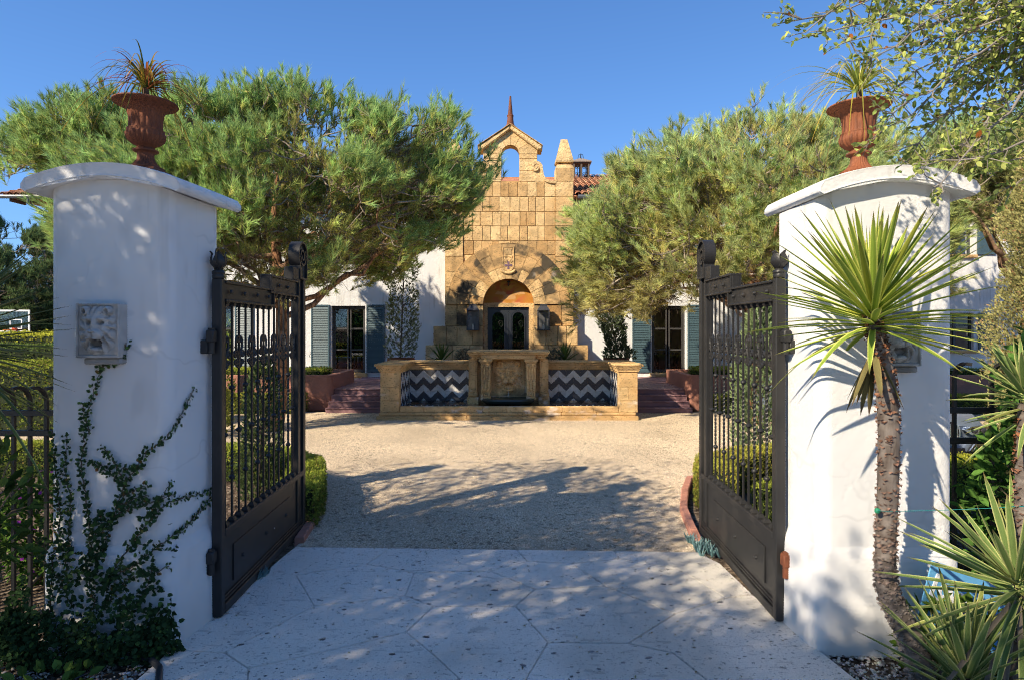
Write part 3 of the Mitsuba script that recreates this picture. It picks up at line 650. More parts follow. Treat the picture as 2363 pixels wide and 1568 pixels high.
# crest
mb = MB(); sc = px(1172.5); z0, z1 = pz(627), pz(571); w = .205; yy = PY - .09
sh = unary_union([sbox(sc - w, z0 + .25, sc + w, z1), affinity.scale(Point(sc, z0 + .25).buffer(w, 20), 1, 1.2)])
cr_ = part(hs, 'crest', extrude(mb, sh, FY, yy, PY, (.62, .3)), 'stone', label='carved stone shield above the arch, a castle over two beasts and a cross')
mb = MB(); rim = sh.difference(sh.buffer(-.022)); extrude(mb, rim, FY, yy - .025, yy + .01, (.7, .2))
cbox(mb, (sc - w + .03, yy - .02, z1 - .335), (sc + w - .03, yy + .01, z1 - .31), .005, (.7, .2))
cas = unary_union([sbox(sc - .10, z1 - .27, sc + .10, z1 - .13)] + [sbox(sc + x - .028, z1 - .13, sc + x + .028, z1 - .06) for x in (-.075, 0, .075)]).difference(sbox(sc - .02, z1 - .27, sc + .02, z1 - .2)); extrude(mb, cas, FY, yy - .02, yy + .01, (.7, .4))
for s in (-1, 1): tube(mb, [(sc + s * .10, yy - .01, z1 - .1), (sc + s * .15, yy - .015, z1 - .05)], .014, 5, (.7, .2))
for s in (-1, 1):
    for q in ([(.13, -.36), (.10, -.42), (.055, -.47), (.05, -.53)], [(.10, -.41), (.15, -.46), (.14, -.52)], [(.07, -.45), (.11, -.50), (.10, -.55)], [(.13, -.36), (.09, -.355), (.06, -.375)]):
        tube(mb, [(sc + s * a, yy - .012, z1 + b) for a, b in q], .019, 6, (.72, .2))
part(cr_, 'relief', mb, 'stone', 40)
mb = MB(); cz = z0 + .22
cross = unary_union([sbox(sc - .10, cz - .022, sc + .10, cz + .022), sbox(sc - .022, cz - .10, sc + .022, cz + .10)] + [sbox(sc + a - .035, cz + b - .035, sc + a + .035, cz + b + .035) for a, b in ((.1, 0), (-.1, 0), (0, .1), (0, -.1))])
part(cr_, 'cross', extrude(mb, cross, FY, yy - .02, yy + .01, (.16, .10, .15)), 'matte', label='faded purple cross')
mb = MB(); t = np.linspace(-1, 1, 13); tube(mb, np.c_[sc + .26 * t, np.full(13, yy - .01), z0 - .06 + .10 * t ** 2], .055, 8, (.68, .2)); part(cr_, 'scroll', mb, 'stone', True)
# bell gable
bx0, bx1 = px(1114.5), px(1239.5); bc = (bx0 + bx1) / 2; ze, za = pz(346), pz(300)
ox0, ox1 = px(1156.6), px(1197.5); oc = (ox0 + ox1) / 2; orr = (ox1 - ox0) / 2; osp = pz(335) - orr
hole = unary_union([sbox(ox0, zs[0], ox1, osp), Point(oc, osp).buffer(orr, 24)])
gab = Polygon([(bx0, zs[0]), (bx1, zs[0]), (bx1, ze), (bc, za), (bx0, ze)]).difference(hole)
lv = [zs[0], pz(394), pz(367), osp]
for i in range(3):
    for a, b in ((bx0, ox0), (ox1, bx1)): stone(sbox(a, lv[i], b, lv[i + 1]), PY + .01, PY + .5, tone=.75)
for k in range(6):
    a0, a1 = k * np.pi / 6, (k + 1) * np.pi / 6
    sec = Polygon([(oc, osp), (oc + 3 * np.cos(a0), osp + 3 * np.sin(a0)), (oc + 3.2 * np.cos((a0 + a1) / 2), osp + 3.2 * np.sin((a0 + a1) / 2)), (oc + 3 * np.cos(a1), osp + 3 * np.sin(a1))])
    stone(gab.intersection(sec), PY + .01, PY + .5, tone=.75)
part(hs, 'stone_backing', extrude(MB(), gab.buffer(-.012), FY, PY + .04, PY + .47, (.3, .2)), 'stone')
for s in (-1, 1):
    sl = [(bc, za + .16), (bc, za - .01), (bc + s * .98, ze - .02), (bc + s * 1.14, ze - .02), (bc + s * 1.14, ze + .10)]
    stone(Polygon(sl), PY - .13, PY + .62, .03, tone=.7, name='gable_cornice')
    stone(Polygon([(bc, za + .19), (bc, za + .15), (bc + s * 1.17, ze + .09), (bc + s * 1.17, ze + .13)]), PY - .18, PY + .68, .01, tone=.6, name='gable_coping')
mb = MB(); cbox(mb, (ox0 - .02, PY + .03, zs[0] - .03), (ox1 + .02, PY + .52, zs[0] + .035), .01, (.2, .3)); part(hs, 'sill', mb, 'stone')
for s in (-1, 1):   # volutes
    vx = px(1117) if s < 0 else px(1236); vz = pz(386.5); ex = xl if s < 0 else xr
    t = np.linspace(0, 2.0 * np.pi, 40)[::-1]; r = .05 + .145 * (1 - t / (2 * np.pi)) ** .9
    sp = np.c_[vx + s * r * np.cos(t + np.pi / 2 * 0), vz + r * np.sin(t)]
    k0 = len(sp) - 1
    tail = [(vx + s * .20, vz - .02), (vx + s * .215, vz - .16), (vx + s * .25, vz - .33), (vx + s * .35, vz - .47), (vx + s * .5, vz - .53), (ex - s * .0, vz - .54)]
    m = MB(); extrude(m, LineString(np.vstack([sp, tail])).buffer(.048, 6), FY, PY - .06, PY + .42, (.78, .1))
    m2 = Polygon([(vx - s * .05, zs[0] + .0), (vx - s * .05, vz), (vx + s * .17, vz - .02)] + tail[1:] + [(ex, zs[0])]).buffer(0); extrude(m, m2, FY, PY + .015, PY + .4, (.7, .1))
    lathe(m, [(0, 0), (.16, 0), (.16, .001)], (0, 0, 0), 4) if 0 else None
    part(hs, 'volute', m, 'stone', 35)
    mm = MB(); extrude(mm, Point(vx, vz).buffer(.15, 20), FY, PY - .03, PY + .3, (.75, .1)); extrude(mm, Point(vx, vz).buffer(.05, 12), FY, PY - .08, PY + .1, (.8, .1)); part(hs, 'volute_eye', mm, 'stone', 35)
    # pedestal and obelisk
    pa, pb = (xL, xl) if s < 0 else (xr, xR); pc = (pa + pb) / 2; hw = (pb - pa) / 2; pyc = PY - .05 + hw; zt = pz(388)
    def sq(h, z, y=pyc): return [(pc + a * h, y + b * h, z) for a, b in ((-1, -1), (1, -1), (1, 1), (-1, 1))]
    m = MB(); loft(m, [sq(hw, zs[0] + .01), sq(hw, zt), sq(hw * .86, zt + .10), sq(hw * .62, zt + .15)], (.75, .15)); part(hs, 'pedestal', m, 'stone')
    m = MB(); lathe(m, [(.2, zt + .14), (.19, zt + .18), (.25, zt + .21), (.31, pz(376) + .02)], (pc, pyc, 0), 24, (.7, .1)); part(hs, 'obelisk_neck', m, 'stone', 40)
    m = MB(); loft(m, [sq(.20, pz(376)), sq(.318, pz(376) + .02), sq(.325, pz(376) + .09), sq(.31, pz(376) + .13), sq(.122, pz(319) - .015), sq(.11, pz(319))], (.8, .1)); part(hs, 'obelisk', m, 'stone', label='tapered stone obelisk topping the left pier' if s < 0 else 'tapered stone obelisk topping the right pier')
m = MB(); lathe(m, [(.28, za + .12), (.16, za + .22), (.13, za + .3), (.105, za + .52), (.12, za + .56), (.12, za + .6), (.09, za + .62), (.055, za + 1.0), (.03, za + 1.3), (.008, pz(243))], (bc, PY + .25, 0), 14, (.2, 0)); part(hs, 'spire', m, 'rust', 40, label='thin rust-red metal spire')

# ---- the right wing
WY = 18.6
def wx(u): return (u - CX) / F * WY
def wz(v): return EYE - (v - HY) / F * WY
ow = [sbox(wx(2172), wz(588), wx(2243), wz(500)), sbox(wx(2168), wz(806), wx(2246), wz(722)), sbox(16.5, 3.9, 17.6, 5.2), sbox(16.5, 1.5, 17.6, 2.9)]
ww = sbox(10.0, 0, 22, 6.3)
for o in ow: ww = ww.difference(o)
part(hs, 'wing_wall', extrude(MB(), ww, FY, WY, WY + .3), 'stucco', label='white wall of the right wing')
mb = MB(); cbox(mb, (9.98, WY + .31, 0), (10.28, HB + .3, 6.3)); cbox(mb, (10.3, WY + 3, 0), (22, WY + 3.2, 6.3)); cbox(mb, (10.3, WY + .31, 3.2), (22, WY + 3, 3.3)); part(hs, 'wing_wall', mb, 'stucco')
for o in ow:
    x0, zb, x1, zt = o.bounds
    m = MB()
    for a, b in ((x0, x0 + .06), (x1 - .06, x1), ((x0 + x1) / 2 - .04, (x0 + x1) / 2 + .04)): cbox(m, (a, WY + .1, zb), (b, WY + .17, zt), .006, (.035, .04, .045))
    for z in np.linspace(zb, zt - .04, 4): cbox(m, (x0 + .06, WY + .102, z), (x1 - .06, WY + .168, z + .04), .006, (.035, .04, .045))
    wk = part(hs, 'wing_window', m, 'satin')
    m = MB(); m.add([(x0, WY + .13, zb), (x1, WY + .13, zb), (x1, WY + .13, zt), (x0, WY + .13, zt)], [[0, 1, 2, 3]]); part(wk, 'pane', m, 'pane')
    m = MB(); cbox(m, (x0 - .1, WY - .10, zb - .10), (x1 + .1, WY + .1, zb - .005), .01, (.45, .1)); part(wk, 'sill', m, 'stone')
    m = MB(); cbox(m, (x1 + .12, WY - .06, zb), (x1 + .12 + .55, WY - .01, zt), .008, TEAL); cbox(m, (x1 + .2, WY - .07, zb + .1), (x1 + .59, WY - .062, zt - .1), .003, TEAL * .9); part(hs, 'wing_shutter', m, 'satin')
part(hs, 'wing_roof', tiles(9.4, 22, WY - .7, 6.25, 9, PIT), 'roof_tile', 40, kind='stuff')

# ------------------------------------------------------------------ terrace, steps, planter walls
TZ = .6
FXL, FXR = -3.62, 3.20
mb = MB(); mb.add([(-5.6, 18.2, TZ - .006), (5.6, 18.2, TZ - .006), (5.6, HB, TZ - .006), (-5.6, HB, TZ - .006)], [[0, 1, 2, 3]], (.4, 0)); cbox(mb, (-5.5, 18.22, 0), (5.5, 18.5, TZ - .01), .005, (.4, 0))
struct('terrace', mb, 'paver', label='dull mauve tiled terrace in front of the house')
for i in range(28):
    for j in range(11):
        x0, y0 = -5.6 + i * .4, 18.22 + j * .408
        if y0 < 19.6 and FXL < x0 < FXR: continue
        if abs(x0) > 5.6: continue
        part('terrace', 'tile', prism(MB(), [(x0 + .004, y0 + .004), (x0 + .396, y0 + .004), (x0 + .396, y0 + .404), (x0 + .004, y0 + .404)], FZ, TZ + R.uniform(0, .002), TZ - .01, .004, (R.random(), 0)), 'paver')
for a, b, lab in ((-5.34, FXL, 'mauve tiled steps left of the fountain'), (FXR, 4.95, 'mauve tiled steps right of the fountain')):
    st = thing('steps', lab, 'steps')
    for k in range(4):
        y0 = 17.35 + .283 * k; z1 = .15 * (k + 1)
        m = MB(); cbox(m, (a, y0 + .02, z1 - .15), (b, y0 + .5, z1 - .03), .004, (.25, 0)); part(st, 'riser', m, 'paver')
        n = int((b - a) / .3)
        for i in range(n):
            m = MB(); w = (b - a) / n; cbox(m, (a + i * w + .003, y0 - .01, z1 - .028), (a + (i + 1) * w - .003, y0 + .3, z1), .006, (R.random(), 0)); part(st, 'tread_tile', m, 'paver')
def planter(x0, x1, lab, s):
    k = thing('planter', lab, 'planter')
    pts = np.array(Polygon([(x0, 18.0), (x1, 18.0), (x1, 20.6), (x0, 20.6)]).buffer(-.16).buffer(.16, 5).exterior.coords)[:-1]
    inn = np.array(Polygon(pts).buffer(-.2).exterior.segmentize(.5).coords)[:-1]
    m = MB(); out = Polygon(pts); ring = out.difference(out.buffer(-.2))
    extrude(m, ring, FZ, 0, 1.02); part(k, 'wall', m, 'pink_stucco', 40)
    m = MB(); sheet(m, out.buffer(-.19), .94); part(k, 'soil', m, 'soil')
    m = MB(); xx = x1 - .9 if s < 0 else x0 + .9
    extrude(m, Point(xx, .48).buffer(.06, 12), FY, 17.97, 18.01, (.25, .22, .18)); extrude(m, Point(xx, .48).buffer(.035, 12), FY, 17.96, 17.98, (.02, .02, .02)); part(k, 'step_light', m, 'satin')
    return k
planter(-15, -5.34, 'long terracotta pink planter wall left of the steps', -1)
planter(4.96, 16, 'long terracotta pink planter wall right of the steps', 1)

# ------------------------------------------------------------------ the fountain
ft = thing('fountain', 'long golden stone wall fountain with chevron tiled basins and a lion mask', 'fountain')
fc = -.205
def fbox(name, lo, hi, c=.015, tone=.5, wear=.3, lab=None):
    m = MB(); cbox(m, lo, hi, c, (np.clip(tone + R.uniform(-.12, .12), 0, 1), wear)); return part(ft, name, m, 'stone', label=lab)
def split(name, x0, x1, y0, y1, z0, z1, n, c=.012, tone=.5, wear=.3):
    xs = np.linspace(x0, x1, n + 1); xs[1:-1] += R.uniform(-.1, .1, n - 1)
    for a, b in zip(xs[:-1], xs[1:]): fbox(name, (a + .002, y0, z0), (b - .002, y1, z1), c, tone, wear)
split('plinth', -3.60, 3.17, 15.98, 18.1, 0, .115, 9, .012, .4, .35)
split('plinth', -3.545, 3.115, 16.03, 18.08, .121, .20, 7, .02, .45, .25)
split('basin_wall', -3.03, 2.67, 16.10, 16.32, .20, .345, 8, .012, .5, .2)
fbox('basin_floor', (-3.03, 16.33, .19), (2.67, 17.6, .215), .005, .0, 1.2)
for x0, x1 in ((-3.52, -3.035), (2.675, 3.16)):
    zz = [.20, .52, .86, 1.25]
    for i in range(3):
        if i == 1: fbox('pier_block', (x0, 16.08, zz[i] + .002), (x0 + .24, 18.0, zz[i + 1] - .002), .008, .6, .15); fbox('pier_block', (x0 + .243, 16.08, zz[i] + .002), (x1, 18.0, zz[i + 1] - .002), .008, .5, .15)
        else: fbox('pier_block', (x0, 16.08, zz[i] + .002), (x1, 18.0, zz[i + 1] - .002), .008, .55, .15)
    o = .0
    for (d, a, b) in ((.03, 1.25, 1.29), (.05, 1.29, 1.345), (.09, 1.345, 1.40), (.13, 1.40, 1.455)):
        fbox('pier_cap', (x0 - d, 16.08 - d, a + .001), (x1 + d, 18.0 + d, b), .018, .55, .4 if b > 1.42 else .1)
for x0, x1 in ((-3.03, -1.2), (.80, 2.67)):
    fbox('back_wall', (x0, 17.62, .2), (x1, 18.0, 1.205), .004, .3, .3)
    for (d, a, b) in ((.02, 1.21, 1.285), (.045, 1.285, 1.345), (.09, 1.345, 1.40), (.13, 1.40, 1.452)):
        split('back_coping', x0 - .0, x1, 17.62 - d, 18.0 + d * .6, a, b, 2, .015, .55, .45 if b > 1.42 else .1)
def tile_panel(fr, u0, u1, d, flip, nrow=5, ztop=1.204, t=.2, phase=0):
    n = int(round((u1 - u0) / t)); w = (u1 - u0) / n
    for i in range(n):
        for r in range(nrow):
            a, b, z1 = u0 + i * w, u0 + (i + 1) * w, ztop - r * t; z0 = max(z1 - t, .2)
            g_ = .0018; a, b = a + g_, b - g_; zb, zt = z0 + g_, z1 - g_
            up = ((i + phase) % 2 == 0)
            # diagonal: even tiles rise to the right
            tl, tr, bl, br = (a, zt), (b, zt), (a, zb), (b, zb)
            top, bot = ([tl, tr, bl], [tr, br, bl]) if up else ([tl, tr, br], [tl, br, bl])
            dark_top = r % 2 == 0
            m = MB(); rnd = R.uniform(0, 1)
            for tri, isdark in ((top, dark_top), (bot, not dark_top)):
                prism(m, tri, fr, d + R.uniform(0, .0006), d + (.012 if flip else .012), .0012, (0.0 if isdark else 1.0, rnd))
            part(ft, 'tile', m, 'glaze')
tile_panel(FY, -3.03, -1.2, 17.605, 0, phase=1)
tile_panel(FY, .80, 2.67, 17.605, 0, phase=1)
def FXn(a, b, d): return np.stack([d, a, b], 1)
tile_panel(FXn, 16.34, 17.60, -3.030, 0, phase=0); tile_panel(lambda a, b, d: FXn(a, b, 2.67 - (d - 2.67)), 16.34, 17.60, 2.67, 0, phase=0)
# middle: pilasters, columns, entablature, mask
for s in (-1, 1):
    xo = fc + s * .98; fbox('pilaster', (xo - .12, 17.12, .62), (xo + .12, 18.0, 1.54), .012, .45, .35)
    m = MB(); cbox(m, (xo - .075, 17.105, .72), (xo + .075, 17.13, 1.44), .015, (.5, .3)); part(ft, 'pilaster_panel', m, 'stone')
    fbox('pilaster_base', (xo - .16, 17.06, .21), (xo + .16, 18.0, .49), .02, .35, .7); fbox('pilaster_base', (xo - .14, 17.09, .49), (xo + .14, 18.0, .62), .03, .45, .5)
    xc_ = fc + s * .62
    m = MB(); th = np.arange(28) * 2 * np.pi / 28
    for a, b, w in ((.60, 1.33, .125),):
        n = 7; xs = np.linspace(xc_ - w, xc_ + w, 8)
        for i in (0, 2, 4, 6): cbox(m, (xs[i] - .004, 16.90, a + .34), (xs[i + 1] + .004, 16.97, b), .014, (.6, .2))
        cbox(m, (xc_ - w, 16.925, a), (xc_ + w, 17.3, b), .01, (.5, .3))
    col = part(ft, 'column', m, 'stone')
    m = MB()
    for k in (-1, 0, 1):
        for t in range(3):
            cbox(m, (xc_ + k * .085 - .04, 16.885 - .012 * (2 - t), .68 + .09 * t), (xc_ + k * .085 + .04, 16.93, .80 + .09 * t), .022, (.55, .3))
    part(col, 'acanthus', m, 'stone', 50)
    m = MB()
    for i in range(4): cbox(m, (xc_ - .115 + i * .06, 16.88, .53), (xc_ - .115 + i * .06 + .05, 16.97, .62), .02, (.8, .1))
    part(col, 'lamb_tongue', m, 'stone', 50)
    for d, a, b in ((.02, 1.33, 1.37), (.0, 1.37, 1.43), (.03, 1.43, 1.47), (.06, 1.47, 1.54)): fbox('column_capital', (xc_ - .125 - d, 16.92 - d, a), (xc_ + .125 + d, 17.3, b), .012, .6, .15)
    fbox('column_base', (xc_ - .14, 16.88, .42), (xc_ + .14, 17.3, .53), .02, .4, .8)
fbox('mask_wall', (fc - .86, 17.27, .2), (fc + .86, 18.0, 1.54), .005, .4, .9)
for (dx_, yf, a, b) in ((1.02, 17.02, 1.541, 1.60), (.74, 16.86, 1.541, 1.66), (1.08, 16.98, 1.601, 1.66), (1.10, 16.84, 1.66, 1.70), (1.13, 16.79, 1.70, 1.765)):
    fbox('entablature', (fc - dx_, yf, a + .001), (fc + dx_, 18.05, b), .016, .58, .55 if b > 1.72 else .15)

def lion(w, h, depth, n=90):
    """height field of a lion's face, x in [-1, 1], z in [-1, 1]"""
    x, z = np.meshgrid(np.linspace(-1, 1, n), np.linspace(-1, 1, int(n * 1.2)))
    gs = lambda a, b, sa, sb: np.exp(-((x - a) / sa) ** 2 - ((z - b) / sb) ** 2)
    el = lambda a, b, sa, sb: np.clip(1 - ((x - a) / sa) ** 2 - ((z - b) / sb) ** 2, 0, 1)
    th, r = np.arctan2(z - .05, x), np.hypot(x / .98, (z - .0) / 1.02)
    nz = meshkit.fbm(np.stack([x * 4, z * 4, x * 0], -1))
    lock = np.sin(15 * th + 5 * nz + 5 * r)
    hgt = np.clip((1.02 - r) / .25, 0, 1) * (.20 + .13 * lock) + .16 * np.clip(1 - r, 0, 1)          # mane
    hgt = np.maximum(hgt, .50 * np.sqrt(el(0, .20, .70, .72)))                                          # skull
    for s in (-1, 1):
        hgt = np.maximum(hgt, .62 * el(s * .56, .76, .22, .20) ** .5) - .42 * el(s * .56, .74, .12, .12)   # ears
        hgt += .24 * gs(s * .30, .45, .19, .07) - .40 * el(s * .29, .28, .17, .10)                          # brow, socket
        hgt += .22 * el(s * .29, .27, .085, .06) ** .5                                                      # eyeball
        hgt += .20 * gs(s * .42, .02, .13, .16)                                                              # cheek
    hgt += .30 * gs(0, .25, .11, .32)                                                                         # bridge
    muz = np.maximum(el(-.17, -.17, .26, .20), el(.17, -.17, .26, .20)); hgt = np.maximum(hgt, .50 + .42 * np.sqrt(muz)) * (muz > 0) + hgt * (muz <= 0)
    hgt += .20 * el(0, -.02, .19, .10) ** .5 - .20 * gs(0, -.22, .025, .10)
    for s in (-1, 1): hgt -= .16 * el(s * .10, -.08, .05, .03)
    mouth = np.clip(el(0, -.50, .34, .19) * 3, 0, 1); hgt = hgt * (1 - mouth) + .05 * mouth
    for s in (-1, 1): hgt += .50 * el(s * .17, -.38, .045, .10) ** .5
    lip = el(0, -.76, .33, .12); hgt = np.maximum(hgt, .62 * np.sqrt(lip)); hgt += .06 * nz
    edge = np.clip(np.minimum((1 - np.abs(x)) / .08, (1 - np.abs(z)) / .06), 0, 1); hgt = np.clip(hgt, 0, 1.3) * edge
    rows, cols = x.shape
    i, j = np.meshgrid(np.arange(rows - 1), np.arange(cols - 1), indexing='ij'); a = (i * cols + j).ravel()
    recess_shade = np.clip(mouth + .9 * (el(.29, .28, .17, .10) + el(-.29, .28, .17, .10)) ** .7 + .9 * gs(0, -.10, .15, .03) + .8 * (el(.56, .74, .13, .13) + el(-.56, .74, .13, .13)) + .6 * np.clip(-lock, 0, 1) * (r > .66) * (r < 1.0) * (hgt < .5), 0, 1)  # shade of mouth, sockets, ears and mane grooves put into the colour
    return np.stack([x * w / 2, -hgt * depth, z * h / 2], -1).reshape(-1, 3), np.stack([a, a + 1, a + cols + 1, a + cols], 1), recess_shade.ravel()
v, f, mo = lion(.86, .98, .20)
m = MB(); z_ = v[:, 2] + 1.03; m.add(v + [fc, 17.255, 1.03], f, np.c_[np.full(len(v), .55), np.clip(1.5 * (1.1 - z_), .1, 1.5)])
part(ft, 'lion_mask', m, 'stone', True, label='carved lion mask spouting water into the dark shelf')
# spout shelf, water
m = MB(); t = np.linspace(np.pi, 2 * np.pi, 21); prof = np.c_[fc + .72 * np.sign(np.cos(t)) * np.abs(np.cos(t)) ** .5, 16.95 + .42 * np.sin(t)]
ring = [(prof * [1, 1] - [fc, 17.2]) * s + [fc, 17.2] for s in (.86, .97, 1.0, .97)]
def rr(p, z): p = np.vstack([p, [[p[-1, 0], 17.28], [p[0, 0], 17.28]]]); return np.c_[p, np.full(len(p), z)]
loft(m, [rr(ring[0], .33), rr(ring[1], .39), rr(ring[2], .43), rr(ring[3], .475)], (.02, .03, .028)); part(ft, 'spout_shelf', m, 'satin', 40, label='wet black stone shelf under the mask')
m = MB(); tt = np.linspace(0, 1, 14); tube(m, np.c_[fc + .0 * tt, 17.06 - .08 * tt, .80 - .34 * tt ** 1.3], np.interp(tt, [0, .5, 1], [.016, .011, .014]), 8); part(ft, 'water_jet', m, 'water', True)
m = MB(); m.add([(-3.028, 16.33, .305), (2.668, 16.33, .305), (2.668, 17.60, .305), (-3.028, 17.60, .305)], [[0, 1, 2, 3]]); part(ft, 'water_surface', m, 'water')
for lo, hi in ((-2.9, -1.35), (.98, 2.62)):
    m = MB(); tube(m, [(lo, 16.42, .335), (hi, 16.42, .335), (hi - .02, 17.5, .335), (lo, 17.52, .335), (lo, 16.42, .335)], .014, 6, (.012, .012, .012))
    for x in np.linspace(lo + .1, hi - .1, 10): cbox(m, (x - .008, 16.40, .33), (x + .008, 16.43, .355), .003, (.6, .6, .6))
    kk = thing('lighting_cord', 'black cord with white clips round the %s fountain basin' % ('left' if lo < 0 else 'right'), 'cord'); part(kk, 'cord', m, 'satin')

# ------------------------------------------------------------------ gate pillars
def pillar(lab, xf0, xf1, xb0, xb1, yf, yb, zs_, sag, cap_l, cap_r, cap_yf, cap_yb, capx):
    """plan: front edge xf0..xf1 at yf, back edge xb0..xb1 at yb, round front corners; the top follows the barrel shaped cap"""
    k = thing('gate_pillar', lab, 'pillar', None)
    base = Polygon([(xf0, yf), (xf1, yf), (xb1, yb), (xb0, yb)])
    plan = base.buffer(-.11).buffer(.11, 8)
    pts = np.array(plan.exterior.segmentize(.06).coords)[:-1]
    c = pts.mean(0); xc = (cap_l + cap_r) / 2; hw = (cap_r - cap_l) / 2
    def off(d):
        return np.array([np.array(plan.exterior.interpolate(0).coords)[0] * 0 + q for q in pts]) + unit(pts - c) * d if d else pts
    ztop = zs_ + sag * (1 - np.clip((pts[:, 0] - xc) / hw, -1, 1) ** 2) - .005
    rings = []
    for z, d in ((0, .055), (.62, .048), (.69, .046), (.735, .036), (.775, .006), (.80, 0), (1.2, 0), (1.8, 0), (2.4, 0), (3.0, 0)):
        p = off(d); rings.append(np.c_[p, np.full(len(p), z)])
    rings.append(np.c_[pts, ztop])
    m = MB(); loft(m, rings); part(k, 'shaft', m, 'stucco', 50)
    # cap: a curved slab with rounded edges
    n = 41; t = np.linspace(-1, 1, n)
    def section(inset, th=.098):
        xs = xc + (hw - inset) * t; zt = zs_ + sag * (1 - t ** 2) + th - inset * .9; zb = zs_ + sag * (1 - t ** 2) + inset * .9
        # round the two ends
        e = np.sqrt(np.clip(1 - np.clip((np.abs(t) - .955) / .045, 0, 1) ** 2, 0, 1)); mid = (zt + zb) / 2
        zt, zb = mid + (zt - mid) * (.35 + .65 * e), mid + (zb - mid) * (.35 + .65 * e)
        return np.vstack([np.c_[xs, zt], np.c_[xs[::-1], zb[::-1]]])
    rings = []
    for y, ins in ((cap_yf + .03, .03), (cap_yf + .008, .016), (cap_yf, .004), (cap_yf + .002, 0), (cap_yf + .03, -.004), (cap_yf + .3, -.004), (cap_yb - .3, -.004), (cap_yb - .01, 0), (cap_yb, .02)):
        s = section(ins); sh = capx * (y - cap_yf) / (cap_yb - cap_yf)
        wob = .0035 * meshkit.noise(np.c_[s * 4, np.full(len(s), y * 4)]) * 0
        rings.append(np.c_[s[:, 0] + sh, np.full(len(s), y), s[:, 1] + wob])
    rings[0], rings[1], rings[2] = rings[0], rings[1], rings[2]
    m = MB(); loft(m, rings[1:]); part(k, 'cap', m, 'stucco', 60)
    return k
pillar('white rendered gate pillar on the left, shaded and overgrown with creeping fig', -3.505, -2.575, -3.40, -2.495, 4.60, 5.28, 3.375, .125, -3.60, -2.44, 4.50, 5.36, .07)
pillar('white rendered gate pillar on the right, sunlit behind the tall yucca', 2.235, 3.25, 2.185, 3.22, 4.56, 5.25, 3.345, .125, 2.19, 3.345, 4.46, 5.40, -.03)

# lion plaques
def plaque(xc, yb, zt, lab):
    k = thing('lion_plaque', lab, 'plaque', None)
    w, h = .312, .392; m = MB(); cbox(m, (xc - w / 2, yb - .088, zt - h), (xc + w / 2, yb + .03, zt), .006)
    for a, b, c, d in ((-w / 2, -w / 2 + .014, -h, 0), (w / 2 - .014, w / 2, -h, 0), (-w / 2 + .015, w / 2 - .015, -h, -h + .02), (-w / 2 + .015, w / 2 - .015, -.012, 0)):
        cbox(m, (xc + a, yb - .102, zt + c), (xc + b, yb - .086, zt + d), .004)
    cbox(m, (xc - w / 2 + .035, yb - .07, zt - h - .05), (xc + w / 2 - .004, yb + .03, zt - h - .001), .012, (.5, .35))
    part(k, 'slab', m, 'grey_stone')
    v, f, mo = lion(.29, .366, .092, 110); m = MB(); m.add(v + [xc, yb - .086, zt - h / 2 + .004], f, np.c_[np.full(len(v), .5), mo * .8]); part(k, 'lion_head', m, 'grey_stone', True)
plaque(-3.04, 4.60, 2.572, 'grey stone lion head plaque fixed to the left gate pillar')
plaque(2.762, 4.56, 2.515, 'grey stone lion head plaque half hidden behind the yucca trunk')

